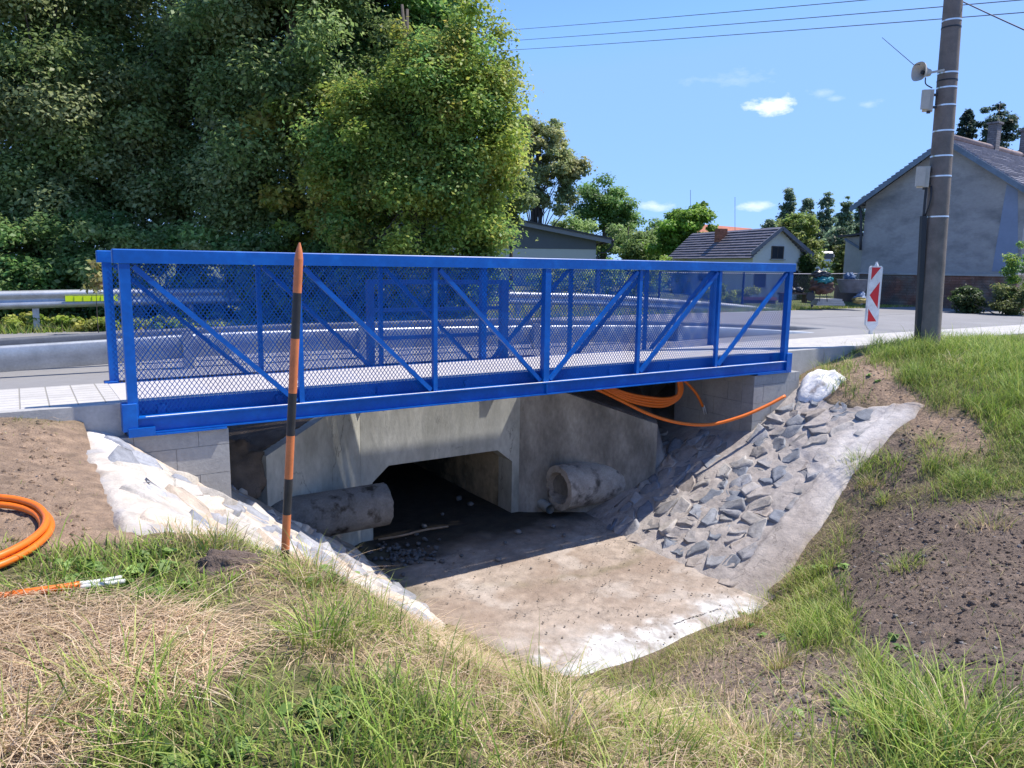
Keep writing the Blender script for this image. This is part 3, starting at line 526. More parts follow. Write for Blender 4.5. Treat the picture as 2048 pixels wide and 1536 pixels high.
for (b0_, b1_) in ((2.16, 3.1), (3.12, 5.2), (5.22, 9.2)):
    mb.box(2.62, 2.80, b0_, b1_, -3.6, -2.3); mb.box(4.88, 5.06, b0_, b1_, -3.6, -2.3); mb.box(2.801, 4.879, b0_, b1_, -2.5, -2.3)
    mb.prism([(4.64, b0_, -2.5), (4.879, b0_, -2.5), (4.879, b0_, -2.70)], (0, b1_-b0_, 0)); mb.prism([(2.801, b0_, -2.5), (3.02, b0_, -2.5), (2.801, b0_, -2.70)], (0, b1_-b0_, 0))
part('barrel', mb, CONCI, cv)
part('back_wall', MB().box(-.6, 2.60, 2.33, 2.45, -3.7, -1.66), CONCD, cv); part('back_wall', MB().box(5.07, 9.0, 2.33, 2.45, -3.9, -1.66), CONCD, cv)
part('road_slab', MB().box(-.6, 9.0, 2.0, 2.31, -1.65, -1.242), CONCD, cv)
# pipes
def pipe_mesh(a0, a1, b, z, ro, ri, n=36, seed=0, broken=.0):
    mb = MB(); rg = np.random.default_rng(seed); vs = []; 
    for (x, r) in ((a0, ro), (a1, ro), (a1, ri), (a0, ri)):
        for k in range(n):
            th = 2*math.pi*k/n; j = (rg.random()-.5)*broken if x == a0 else 0; rr = r+(rg.random()-.5)*.006; vs.append((x+j, b+rr*math.cos(th), z+rr*math.sin(th)))
    fs = []
    for l in range(4):
        for k in range(n): k2 = (k+1) % n; m_ = (l+1) % 4; fs.append((l*n+k, l*n+k2, m_*n+k2, m_*n+k))
    return mb.add(vs, fs)
part('drain_pipe', pipe_mesh(5.34, 6.3, 1.33, -3.035, .315, .225, seed=3, broken=.025), PIPE, loc=(5.36, 1.36, -3.3), frame=True, smooth=True, auto=35, label='open concrete drain pipe poking out of the right culvert wing wall', cat='drain pipe')
part('drain_pipe', pipe_mesh(2.68, 1.2, 1.15, -2.775, .25, .18, seed=4, broken=.02), PIPED, loc=(2.68, 1.15, -3.0), frame=True, smooth=True, auto=35, label='dark mossy concrete drain pipe poking out of the left wing wall', cat='drain pipe')
o = part('drain_pipe', MB().tube([(5.25, 1.38, -3.335), (5.33, 1.9, -3.33)], .068, 20, cap=False).tube([(5.25, 1.38, -3.335), (5.33, 1.9, -3.33)], .058, 20, cap=False), mat('grey_plastic_pipe', (.36, .38, .36), rough=.6), loc=(5.25, 1.38, -3.4), frame=True, smooth=True, label='small grey plastic drain pipe left of the open concrete pipe', cat='drain pipe')

V, fq = blob(1.02, 1.12, -2.22, .42, .22, .40, 24, amp=.38, fr=2.0, rot=.4)
apart('broken_concrete', V, [fq], np.array([.12, .095, .075])*(1+.9*fbm(V[:, 0]*9, V[:, 2]*9, 4, 9)[:, None]), CEMENT, loc=(1.02, 1.12, -2.4), frame=True, smooth=True, label='dark broken lump of earth and concrete at the end of the left wing wall', cat='rubble lump')
# ------------------------------------------------------------------ abutments of concrete blocks
def masonry(rows, a0, a1, b0, b1, seed, bl=.5, gap=.004, faceb=True):
    mb = MB(); rg = random.Random(seed); mb.box(a0+.006, a1-.006, b0+.006, b1-.006, rows[-1], rows[0]-.003)
    for r in range(len(rows)-1):
        zt, zb = rows[r], rows[r+1]; x = a0-(.3 if r % 2 else .12)
        while x < a1:
            x0, x1 = max(x, a0), min(x+bl, a1)
            if x1-x0 > .03: mb.box(x0+gap/2*(x0 > a0), x1-gap/2*(x1 < a1), b0-rg.random()*.003, b0+.2, zb+gap, zt)
            x += bl
        y = b0+.2+gap; 
        for fx in (0, 1):
            y = b0+.2+gap-(.25 if r % 2 else 0)*0
            k = 0
            while y < b1-.02:
                y1 = min(y+(bl if (k or not r % 2) else bl*.5), b1); k += 1
                if fx == 0: mb.box(a0-rg.random()*.002, a0+.2, y, y1-gap, zb+gap, zt)
                else: mb.box(a1-.2, a1+rg.random()*.002, y, y1-gap, zb+gap, zt)
                y = y1
    return mb
part('abutment', masonry([-1.434, -1.575, -1.825, -2.075, -2.33, -2.58], -.42, .71, -.03, 1.45, 3), BLOCK, loc=(.1, 0, -2.5), frame=True, label='block masonry support under the left end of the footbridge', cat='abutment', group='concrete block bridge supports')
part('abutment', masonry([-1.440, -1.575, -1.83, -2.08, -2.33, -2.58, -2.83], 7.63, 8.60, -.03, 1.45, 4), BLOCK, loc=(8.1, 0, -2.5), frame=True, label='block masonry support under the right end of the footbridge', cat='abutment', group='concrete block bridge supports')

# ------------------------------------------------------------------ footbridge
fb_ = thing('footbridge', (4.115, .68, -1.41), 'long bright blue steel truss footbridge with mesh sides over the stream channel', 'footbridge', frame=True)
SP = 1.3717; AT = [-.026]+[SP*t for t in range(1, 6)]+[SP*6+.026]; ZT = .088; ZF = -1.272; ZB = -1.412; ZD = -1.164
mb = MB()
for s, bb in ((0, 0.), (1, 1.353)):
    rail = MB().cbox(-.108, 8.338, bb-.045, bb+.045, ZT-.112, ZT, .008); part('top_rail', rail, BLUE, fb_)
    # lower beam: rolled channel, flanges towards the outside
    o_ = -1 if s == 0 else 1; y0, y1 = bb-.055, bb+.055
    lb = MB().box(-.03, 8.26, y0, y1, ZF-.012, ZF).box(-.03, 8.26, y0, y1, ZB+.0, ZB+.012).box(-.03, 8.26, bb-.006*o_*0-.02, bb-.012, ZB+.012, ZF-.012)
    lb.box(AT[3]-.004, AT[3]+.004, y0+.002, bb-.02, ZB+.012, ZF-.012)
    part('lower_beam', lb, BLUE, fb_)
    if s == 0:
        gv = MB(); xs_ = np.arange(.06, 8.2, .1)  # thin pale strips stand in for sun glare on the flange
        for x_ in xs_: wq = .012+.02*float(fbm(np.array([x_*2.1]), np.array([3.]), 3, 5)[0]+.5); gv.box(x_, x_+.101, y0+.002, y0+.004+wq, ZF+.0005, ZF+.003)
        part('flange_glare', gv, mat('flange_glare', (.78, .77, .74), rough=.9, var=.15, scale=20), fb_)
    part('end_block', MB().cbox(-.112, .0, bb-.058, bb+.06, ZB+.03, ZD+.012, .004), BLUE, fb_)
    part('end_block', MB().cbox(8.262, 8.375, bb-.058, bb+.06, ZB+.0, ZD+.004, .004), BLUE, fb_)
    part('base_plate', MB().box(-.075, .125, bb-.075, bb+.09, ZB-.016, ZB+.055), BLUE, fb_)
    part('base_plate', MB().box(.127, .69, bb-.075, bb+.09, ZB-.018, ZB-.003), BLUE, fb_)
    part('base_plate', MB().box(7.66, 8.37, bb-.06, bb+.09, ZB-.020, ZB-.003), BLUE, fb_)
    for t, at in enumerate(AT):
        wd = .078 if t in (0, 6) else (.075 if t == 3 else .045); dp = .075 if t in (0, 3, 6) else .045
        part('post', MB().box(at-wd/2, at+wd/2, bb-dp/2, bb+dp/2, ZF+.001, ZT-.113), BLUE, fb_)
    for t in range(6):
        x0, x1 = AT[t], AT[t+1]; k0 = .045 if t in (0, 3) else .03; k1 = .045 if t in (2, 5) else .03
        if t < 3: p, q = (x0+k0+.02, bb, ZT-.135), (x1-k1-.02, bb, ZF+.02)
        else: p, q = (x0+k0+.02, bb, ZF+.02), (x1-k1-.02, bb, ZT-.135)
        part('diagonal_brace', MB().beam(p, q, .042, .042, up=(0, 1, 0)), BLUE, fb_)
        # expanded metal panel of this bay: two families of crossing strands
        mesh = MB(); yb = bb+(.038 if s == 0 else -.038); zlo, zhi = ZF+.004, ZT-.12; H = zhi-zlo; st = .0385; rise = 1.4
        for sg in (1, -1):
            run = H/rise; c0 = x0-run; k = math.ceil(c0/st)
            while k*st < x1+run:
                xs = k*st; xa, xb = (xs, xs+run) if sg > 0 else (xs+run, xs)
                za, zb_ = zlo, zhi; pa = np.array([xa, yb, za]); pb2 = np.array([xb, yb, zb_]); dx = pb2[0]-pa[0]
                ts = [0, 1]; t0 = (x0-pa[0])/dx; t1 = (x1-pa[0])/dx; lo, hi = max(0, min(t0, t1)), min(1, max(t0, t1))
                if hi-lo > .015: mesh.beam(pa+(pb2-pa)*lo, pa+(pb2-pa)*hi, .0052, .0035, up=(0, 1, 0))
                k += 1
        part('mesh_panel', mesh, MESHB, fb_)
part('deck', MB().box(-.088, 8.382, .105, 1.245, ZD-.03, ZD), DECKM, fb_)
part('deck_edge', MB().box(-.088, 8.382, .088, .104, ZF-.02, ZD+.003), BLUE, fb_); part('deck_edge', MB().box(-.088, 8.382, 1.246, 1.262, ZF-.02, ZD+.003), BLUE, fb_)
mb = MB()
for at in np.linspace(.2, 8.1, 9): mb.box(at-.03, at+.03, .058, 1.293, ZB+.014, ZD-.032)
part('cross_beams', mb, BLUE, fb_)

# ------------------------------------------------------------------ guard rails and pipe rails
def rail_along(pts, prof, m=0):                                       # pts (a, b, ztop), prof [(db, dz)]
    mb = MB(); n = len(prof); vs = [(p[0], p[1]+db, p[2]+dz) for p in pts for (db, dz) in prof]; fs = []
    for i in range(len(pts)-1):
        for k in range(n-1): fs.append((i*n+k, i*n+k+1, (i+1)*n+k+1, (i+1)*n+k))
    return mb.add(vs, fs, m)
PROF = [(.04, -.03), (.035, -.006), (.02, 0), (-.008, -.006), (-.018, -.03), (-.024, -.09), (-.022, -.16), (-.004, -.21), (.002, -.268), (.012, -.275), (.02, -.275)]
WPROF = [(.04, -.012), (.03, 0), (.0, -.008), (-.035, -.045), (-.042, -.085), (-.01, -.125), (0, -.155), (-.01, -.185), (-.042, -.225), (-.035, -.265), (.0, -.302), (.03, -.31)]
g1 = thing('guardrail', (4, 2.6, -1.23), 'low grey steel guardrail right behind the footbridge', 'guardrail', 'steel guardrails', frame=True)
top = [(-40, -.90), (-1, -.895), (0, -.866), (.95, -.838), (2, -.83), (5.1, -.868), (7.9, -.945), (9.8, -1.03), (11.8, -1.165), (13.3, -1.285)]
pts = [(x, 2.6, z) for x, z in top]; sp = [p for p in smooth_path(pts[1:], 4)]; part('rail_beam', rail_along([pts[0]]+sp, PROF), GALV, g1, smooth=True)
for at in (-9, -5, -3, .86, 3.0, 5.75, 8.75):
    zt_ = float(np.interp(at, [t[0] for t in top], [t[1] for t in top])); part('post', MB().box(at-.06, at+.05, 2.49, 2.55, -1.24, zt_+.035).box(at-.06, at+.05, 2.55, 2.60, zt_-.16, zt_-.04), GALV, g1)
b2 = [(x, 3.15) for x in (0,)]; pts2 = [tuple(pb(px, py, 3.15)) for px, py in [(0,677),(205,665),(385,655),(560,648),(1000,636),(1290,640),(1440,646),(1580,651),(1750,664)]]
pts2 = [(-40, 3.15, pts2[0][2]-.02)]+pts2; part('rear_beam', rail_along(pts2, PROF), GALVD, g1, smooth=True, label='darker beam on the road side')
g2 = thing('guardrail', (4, 8.6, -1.23), 'tall grey steel guardrail with yellow reflectors on the far side of the road', 'guardrail', 'steel guardrails', frame=True)
pts3 = [tuple(pb(px, py, 8.6)) for px, py in [(0,582),(205,578),(700,574),(1010,583),(1200,588),(1440,605),(1560,617)]]; pts3 = [(-40, 8.6, pts3[0][2]-.05)]+pts3+[(21, 8.6, -1.42)]
part('rail_beam', rail_along(pts3, WPROF), GALV, g2, smooth=True)
for at in list(np.arange(-18, 18, 2.5)):
    zt_ = float(np.interp(at, [p[0] for p in pts3], [p[2] for p in pts3])); part('post', MB().box(at-.05, at+.05, 8.65, 8.73, -1.3, zt_-.01), GALV, g2)
for (p0, p1) in (((130,592),(236,591)), ((600,587),(680,587)), ((940,592),(1000,594))):
    q0, q1 = pb(*p0, 8.54), pb(*p1, 8.54); r_ = MB(); nn = 6
    for k in range(nn):
        x0 = q0[0]+(q1[0]-q0[0])*k/nn; x1 = q0[0]+(q1[0]-q0[0])*(k+.96)/nn; zc = q0[2]+(q1[2]-q0[2])*(k+.5)/nn; r_.prism([(x0, 8.535, zc), (x1, 8.545, zc), (x1, 8.545, zc-.095), (x0, 8.535, zc-.095)], (0, .02, 0))
    part('reflector', r_, YREF, g2)
pr = thing('pipe_railing', (3.7, 1.75, -1.24), 'blue tubular railing standing between the footbridge and the guardrail', 'railing', 'blue road railings', frame=True)
part('rail', MB().box(2.80, 4.64, 1.72, 1.78, -.24, -.185), BLUE2, pr); part('rail', MB().box(2.82, 4.62, 1.73, 1.77, -.575, -.53), BLUE2, pr); part('rail', MB().box(2.82, 4.62, 1.73, 1.77, -.915, -.87), BLUE2, pr)
part('post', MB().box(2.74, 2.82, 1.71, 1.79, -1.5, -.185), BLUE2, pr); part('post', MB().box(4.62, 4.73, 1.71, 1.79, -1.5, -.185), BLUE2, pr)
fr = thing('pipe_railing', (8, 9.3, -1.24), 'blue tubular railing behind the far guardrail in front of the trees', 'railing', 'blue road railings', frame=True)
part('rail', MB().box(3.15, 5.1, 9.28, 9.33, -.47, -.43), BLUE2, fr); part('rail', MB().box(3.15, 12.6, 9.28, 9.33, .02, .06), BLUE2, fr)
for at in (3.15, 5.05, 12.48): part('post', MB().box(at-.05, at+.07, 9.26, 9.34, -1.3, .02), BLUE2, fr)

# ------------------------------------------------------------------ concrete utility pole with its fittings
PX, PY = 6.60, 12.0; ZPB = -1.3
pole = thing('utility_pole', (PX, PY, ZPB), 'tall round concrete utility pole with steel bands at the right', 'utility pole')
PT = (6.60+.06*0, 12.0, 7.5)
def pole_c(z): return np.array([PX-(z-ZPB)*(.024), PY, z])
def pole_r(z): return .180-(z-ZPB)*.0098
part('shaft', MB().tube([pole_c(z) for z in np.linspace(ZPB-.4, 7.6, 24)], [pole_r(z) for z in np.linspace(ZPB-.4, 7.6, 24)], 40), POLE, pole, smooth=True, auto=40)
for py in (33, 140, 170, 206, 258, 309, 350, 432):
    z = (pY(1880, py, PY-.2))[2]; part('steel_band', MB().tube([pole_c(z-.011), pole_c(z+.011)], pole_r(z)+.004, 36), BAND, pole, smooth=True, auto=40)
for py in (47, 155):
    z = (pY(1880, py, PY-.2))[2]; part('black_band', MB().tube([pole_c(z-.010), pole_c(z+.010)], pole_r(z)+.004, 36), BLACKM, pole, smooth=True, auto=40)
def Pp(px, py, Y=12.0): return pY(px, py, Y)
duct = thing('cable_duct', (6.33, 11.9, ZPB), 'black cable duct running down the left side of the concrete pole', 'cable duct')
part('duct', MB().beam(Pp(1847, 432, 11.96), Pp(1836, 680, 11.96)+np.array([0, 0, -.2]), .075, .07, up=(0, 1, 0)), BLACKM, duct)
part('cable', MB().tube(smooth_path([Pp(1853, 372, 11.95), Pp(1850, 400, 11.95), Pp(1847, 435, 11.95)], 4), .02, 8), BLACKM, duct, smooth=True)
part('cable', MB().tube(smooth_path([Pp(1862, 372, 11.93), Pp(1861, 400, 11.9), Pp(1850, 434, 11.95)], 4), .012, 8), BLACKM, duct, smooth=True)
def cabinet(px0, px1, py0, py1, label):
    Pm = Pp((px0+px1)/2, (py0+py1)/2, 11.9); t = thing('cabinet', tuple(Pm), label, 'cabinet', 'grey cabinets on the pole')
    a_, b_ = Pp(px0, py0, 11.9), Pp(px1, py1, 11.9); mid = a_[0]+(b_[0]-a_[0])*.55
    part('housing', MB().prism([(a_[0]+.03, 11.93, b_[2]), (b_[0]+.0, 11.91, b_[2]), (b_[0]+.07, 12.05, b_[2]), (a_[0]+.10, 12.07, b_[2])], (0, 0, a_[2]-b_[2])), BOXM, t)
    part('door', MB().prism([(a_[0], 11.90, b_[2]+.01), (mid, 11.86, b_[2]+.01), (mid, 11.86, a_[2]-.01), (a_[0], 11.90, a_[2]-.01)], (0.005, .04, 0)), BOXM, t)
    for zz0 in (b_[2]+.06, a_[2]-.06): part('bracket', MB().beam((b_[0]-.02, 12.0, zz0), (b_[0]+.12, 12.0, zz0), .05, .03), DARK, t)
    part('cable_gland', MB().tube([(b_[0]-.03, 11.97, b_[2]-.035), (b_[0]-.03, 11.97, b_[2])], .028, 10), DARK, t)
cabinet(1846, 1866, 178, 220, 'upper weathered cabinet on the pole just below the loudspeaker'); cabinet(1835, 1858, 332, 374, 'lower beige cabinet on the pole above the black cable duct')
# horn loudspeaker
hc = Pp(1842, 142, 11.75); hb = Pp(1880, 142, 11.95); ax = hb-hc; ax[2] *= .3; L = np.linalg.norm(ax); ax /= L; sx = np.cross(ax, (0, 0, 1.)); sx /= np.linalg.norm(sx); sz = np.cross(sx, ax)
ls = thing('loudspeaker', tuple(hc), 'pale horn loudspeaker on the concrete pole pointing left', 'loudspeaker')
def ringpts(d_, rx, rz, n=32, p=2.6): 
    out = []
    for k in range(n):
        th = 2*math.pi*k/n; c_, s_ = math.cos(th), math.sin(th); q = (abs(c_)**p+abs(s_)**p)**(-1/p); out.append(hc+ax*d_+sx*rx*c_*q+sz*rz*s_*q)
    return out
ax = np.array([.93, .37, 0.]); ax /= np.linalg.norm(ax); sx = np.cross(ax, (0, 0, 1.)); sz = np.cross(sx, ax); hc = Pp(1838, 143, 11.8)
prof = [(0, .115, .125), (-.012, .12, .13), (-.006, .112, .122), (.04, .08, .09), (.09, .05, .055), (.15, .028, .028), (.16, .0, .0)]
mb = MB(); vs = []; n_ = 32
for d_, rx, rz in prof[::-1]+[(-.012, .124, .134), (.02, .116, .126), (.07, .08, .09), (.13, .058, .06), (.2, .05, .05), (.205, .0, .0)]: vs += ringpts(d_, rx, rz)
fs = []
for l in range(len(vs)//n_-1):
    for k in range(n_): fs.append((l*n_+k, l*n_+(k+1) % n_, (l+1)*n_+(k+1) % n_, (l+1)*n_+k))
part('horn', MB().add(vs, fs), BOXM, ls, smooth=True, auto=50); part('driver', MB().tube([hc-sz*.005+ax*.06, hc-sz*.005+ax*.15], .028, 16), DARK, ls, smooth=True, auto=40)
part('mount', MB().beam(hc+ax*.2, Pp(1888, 140, 11.9), .03, .03), BOXM, ls); part('cable', MB().tube(smooth_path([hc+ax*.14-sz*.07, hc+ax*.16-sz*.16, Pp(1864, 176, 11.9)], 5), .009, 8), BLACKM, ls, smooth=True)
an = thing('whip_antenna', tuple(Pp(1828, 130, 11.8)), 'thin whip antenna slanting up left from the loudspeaker', 'antenna'); part('rod', MB().tube([Pp(1764, 75, 11.8), Pp(1828, 130, 11.8), hc+sz*.1], [.0035, .005, .006], 6), WIRE, an)
for i, (p, q, lab, sag) in enumerate([((900, 66, 46), (2150, -44, 17), 'topmost of the three overhead wires crossing the sky', .3), ((900, 87, 46), (2150, -15, 17), 'middle one of the three overhead wires crossing the sky', .3), ((900, 105, 46), (2150, 11, 17), 'lowest of the three overhead wires crossing the sky', .3)]):
    P0, P1 = pY(*p[:2], p[2]), pY(*q[:2], q[2]); P0, P1 = P0+(P0-P1)*.6, P1+(P1-P0)*.6; pts = [P0+(P1-P0)*t-np.array([0, 0, sag*4*t*(1-t)-sag*.6]) for t in np.linspace(0, 1, 40)]
    part('overhead_wire', MB().tube(pts, .011, 5), WIRE, loc=tuple(P1), label=lab, cat='wire', group='overhead wires')
P0, P1 = Pp(1925, 3, 12.0), pY(2500, 250, 7.0); part('overhead_wire', MB().tube([P0+(P1-P0)*t-np.array([0, 0, .1*t*(1-t)]) for t in np.linspace(0, 1, 16)], .009, 6), WIRE, loc=tuple(P0), label='thicker wire running down right from the top of the concrete pole', cat='wire', group='overhead wires')
# warning beacon board
bp = pY(1743, 660, 14.2); wb = thing('warning_board', tuple(bp), 'red and white hazard beacon board beside the road left of the concrete pole', 'warning board')
bw, bh = .265, 1.19; yb = 14.2; cx, cz = bp[0], bp[2]
XR = Vector((math.cos(.25), math.sin(.25), 0))
def bq(u, v, off=0): return np.array([cx+XR.x*u+off*math.sin(.25), yb+XR.y*u-off*math.cos(.25), cz+v])
board = [(-.05, 0), (.05, 0), (bw/2, .10), (bw/2, bh-.03), (bw/2-.03, bh), (-bw/2+.03, bh), (-bw/2, bh-.03), (-bw/2, .10)]
part('board', MB().prism([bq(u, v) for u, v in board], tuple(np.array([-math.sin(.25), math.cos(.25), 0])*.05)), SIGNW, wb)
z0_, z1_ = .16, bh-.03; x0_, x1_ = -bw/2+.025, bw/2-.045
def tri(pp): return MB().prism([bq(u, v, .003) for u, v in pp], tuple(np.array([-math.sin(.25), math.cos(.25), 0])*.002))
st_ = MB()
for pp in ([(x0_, z1_), (x1_, z1_), (x0_, z1_-.23)], [(x1_, z1_-.265), (x1_, z1_-.75), (x0_, z1_-.51)], [(x0_, z0_), (x1_, z0_), (x0_, z0_+.235)]):
    q = [bq(u, v, .003) for u, v in pp]; st_.prism(q if pp[0] != (x1_, z1_-.265) else q[::-1], tuple(np.array([-math.sin(.25), math.cos(.25), 0])*.002))
part('red_stripes', st_, SIGNR, wb); part('knob', MB().tube([bq(0, bh-.01)+np.array([0, .025, 0]), bq(0, bh+.035)+np.array([0, .025, 0]), bq(0, bh+.04)+np.array([0, .025, 0]), bq(0, bh+.075)+np.array([0, .025, 0])], [.04, .028, .02, .02], 14), SIGNW, wb, smooth=True, auto=40)
part('foot', MB().box(cx-.03, cx+.03, yb+.0, yb+.05, -1.235, cz+.0), SIGNW, wb)

# ------------------------------------------------------------------ striped marker pole
sp_ = thing('marker_pole', tuple(pY(570, 1120, 3.8)), 'pointed wooden snow pole in orange and black stripes, stuck in the bank', 'marker pole')
sp0, sp1 = pY(569, 1135, 3.8), pY(599, 486, 3.8)
ys = [1128, 1095, 1022, 948, 860, 775, 668, 580, 516]; cols = [KPAINT, OPAINT]*4
def sp_at(py): t = (1135-py)/(1135-486); return sp0+(sp1-sp0)*t
for i in range(8): part('stripe', MB().tube([sp_at(ys[i]), sp_at(ys[i+1])], [.0215, .0215], 20), cols[i], sp_, smooth=True, auto=40)
part('tip', MB().tube([sp_at(516), sp_at(503), sp_at(494), sp_at(485)], [.0215, .017, .011, .004], 20), OPAINT, sp_, smooth=True, auto=60)

# ------------------------------------------------------------------ orange conduits
def gw(px, py, z): return pz(px, py, z)
def lift(pts, r): return pts
def gpt(px, py, up=.02):                                             # ground point seen at a pixel
    r = raydir(px, py); t = 1.2
    for _ in range(400):
        P = r*t; q = ab(P)
        if P[2] <= float(ground_z(np.array([q[0]]), np.array([q[1]]), True)[0])+up: break
        t += .03
    return P
coil = thing('conduit_coil', tuple(gpt(60, 1090)), 'coil of thick orange plastic conduit lying on the soil heap at the left edge', 'conduit coil')
for k, (dr, dz) in enumerate(((0, 0), (.038, .0), (.02, .031))):
    c0 = gpt(-105, 1080)
    pts = []
    for th in np.linspace(-2.9, 1.75, 40):
        rr = .42-dr*1.0; px_ = c0[0]+.02+rr*math.cos(th)*.92; py2 = c0[1]+rr*math.sin(th)*1.05; q = ab((px_, py2, 0)); zg = float(ground_z(np.array([q[0]]), np.array([q[1]]))[0]); pts.append((px_, py2, max(zg, -1.46)+.035+dz))
    part('conduit', MB().tube(pts, .0175, 12), ORANGE, coil, smooth=True)
cd = thing('conduit', tuple(gpt(140, 1180)), 'orange conduit with two white inner tubes ending in the grass at the left', 'conduit')
pp = [gpt(px, py, .045) for px, py in ((-160, 1200), (-40, 1197), (60, 1184), (160, 1170))]; part('sleeve', MB().tube(smooth_path(pp, 8), .0165, 12), ORANGE, cd, smooth=True)
for dv, dx in ((-5, 0), (5, 6)): part('inner_tube', MB().tube(smooth_path([gpt(px, py+dv*.7, .05) for px, py in ((158, 1171), (200, 1166), (244+dx, 1158))], 6), .0105, 10), WHITEP, cd, smooth=True)
def pbw(px, py, b): q = pb(px, py, b); return w_of(*q)
hg = thing('conduit', tuple(pbw(1400, 848, .15)), 'single orange conduit hanging in a long arc from under the bridge onto the stone slope', 'conduit')
part('sleeve', MB().tube(smooth_path([pbw(1150, 762, 1.2), pbw(1195, 779, 1.05), pbw(1240, 800, .8), pbw(1300, 829, .5), pbw(1360, 846, .3), pbw(1420, 849, .1), pbw(1480, 834, -.08), pbw(1530, 813, -.2), pbw(1570, 792, -.28)], 8), .0225, 12), ORANGE, hg, smooth=True)
bd = thing('conduit_coil', tuple(pbw(1320, 806, 1.0)), 'bundle of orange conduits looped in the shade under the right bridge end', 'conduit coil')
for k in range(4):
    o_ = k*5; part('conduit', MB().tube(smooth_path([pbw(1168+k*4, 764, 1.25), pbw(1200+k*3, 774-k, 1.2), pbw(1262, 803-o_*.95, 1.05), pbw(1320, 813-o_*1.05, .95), pbw(1352-k, 801-o_*.5, .9), pbw(1364-k*2, 783, .88), pbw(1362-k*2, 757, .86)], 7), .0215, 10), ORANGE, bd, smooth=True)
part('conduit', MB().tube(smooth_path([pbw(1362, 757, .9), pbw(1376, 768, .85), pbw(1393, 788, .8), pbw(1406, 813, .78)], 6), .02, 10), ORANGE, bd, smooth=True)
part('inner_tube', MB().tube([pbw(1405, 811, .78), pbw(1409, 829, .78)], .008, 8).tube([pbw(1408, 811, .76), pbw(1413, 828, .76)], .008, 8), WHITEP, bd, smooth=True)

# ------------------------------------------------------------------ loose things on the bed
part('branch', MB().tube(smooth_path([pz(757, 1079, -3.40), pz(800, 1072, -3.39), pz(850, 1060, -3.39), pz(896, 1053, -3.41)], 6), .014, 7), mat('bare_wood', (.34, .24, .16), rough=.8, var=.3, scale=12), loc=tuple(pz(800, 1072, -3.42)), smooth=True, label='bare pale branch lying on the dark wet bed by the mossy pipe', cat='branch')
def rock_mesh(P, r, seed):
    V, fq = blob(P[0], P[1], P[2], r, r*.8, r*.6, seed, nu=9, nv=7, amp=.5, fr=1.5, rot=seed); return V, fq
rg = np.random.default_rng(3); spots = [(918,996,.06),(848,1052,.05),(1037,1063,.05),(1106,1052,.035),(1128,1070,.035),(941,1008,.05),(885,1028,.03),(1010,1085,.03),(996,1118,.04)]
for i, (px, py, r_) in enumerate(spots):
    P = pz(px, py, -3.42); V, fq = rock_mesh(P, r_, 20+i); apart('stone', V, [fq], np.full((len(V), 3), .16)*(.8+.4*rg.random()), STONE, loc=tuple(P), label=['loose stone deep inside the culvert opening', 'loose stone beside the pale branch', 'loose stone in front of the pier of the culvert opening', 'loose stone nearest below the small grey plastic pipe', 'small loose stone below the open drain pipe', 'loose stone just inside the culvert mouth by the mossy pipe', 'small loose stone above the pale branch', 'small loose stone on the bed in the middle of the bridge shade', 'loose stone closest to the sunlit edge of the bed'][i], cat='stone', group='loose stones on the stream bed')
V, Fc, C = [], [], []
for i in range(130):
    px, py = rg.normal(810, 34), rg.normal(1108, 14); P = pz(px, py, -3.425); v, f = rock_mesh(P, .012+.03*rg.random(), int(rg.integers(99))); o = sum(len(x) for x in V); V.append(v); Fc.append(f+o); C.append(np.full((len(v), 3), .07+.08*rg.random()))
apart('rubble', np.concatenate(V), [np.concatenate(Fc)], np.concatenate(C), STONE, kind='stuff', label='small crushed stone at the foot of the left slope')

# ------------------------------------------------------------------ ground cover
def P_of(a, b, z): return world_pts(a, b, z)
def scatter_ab(a0, a1, b0, b1, n, rg):
    a = a0+(a1-a0)*rg.random(n); b = b0+(b1-b0)*rg.random(n); return a, b
_gz = Zg                                                              # ground heights on the grid, bilinear
def gz_at(a, b):
    i = np.clip(np.searchsorted(ga, a)-1, 0, len(ga)-2); j = np.clip(np.searchsorted(gb, b)-1, 0, len(gb)-2)
    u = (a-ga[i])/(ga[i+1]-ga[i]); v = (b-gb[j])/(gb[j+1]-gb[j])
    return (_gz[i, j]*(1-u)+_gz[i+1, j]*u)*(1-v)+(_gz[i, j+1]*(1-u)+_gz[i+1, j+1]*u)*v
# clods and small stones in bare soil
rg = np.random.default_rng(21); a, b = scatter_ab(-3, 13, -7, 1., 170000, rg); P = P_of(a, b, gz_at(a, b)); z = zones(P)
dens = z['dark']*1.0+z['soil']*.45+z['front']*.8+z['hay']*.15+.05; ok = (rg.random(len(a)) < dens*.55) & ~in_patch(a, b, -.06) & (P[:, 1] > 1.3) & (b < .1)
a, b, P = a[ok], b[ok], P[ok]; dk = z['dark'][ok]
base = np.array([(math.cos(t)*math.sin(p), math.sin(t)*math.sin(p), math.cos(p)) for p in (.0, 1.0, 2.0, math.pi) for t in np.arange(5)*2*math.pi/5])
nb_ = len(base); m_ = len(P); r = .004+.017*rg.random(m_)**3.5+.022*(rg.random(m_) > .99); V = base[None]*(1+rg.normal(0, .22, (m_, nb_, 1)))*r[:, None, None]*np.array([1, 1, .7]); V += P[:, None, :]
ff = []
for l in range(3):
    for k in range(5): k2 = (k+1) % 5; ff.append((l*5+k, (l+1)*5+k, (l+1)*5+k2, l*5+k2))
Fq = (np.array(ff)[None]+np.arange(m_)[:, None, None]*nb_).reshape(-1, 4)
c = gcolor(P)*(1.3+.3*rg.normal(0, 1, (m_, 1))).clip(.5, 1.7); pal = rg.random(m_) > .93; c[pal] = np.array([.34, .31, .29]); c = np.repeat(c, nb_, 0)
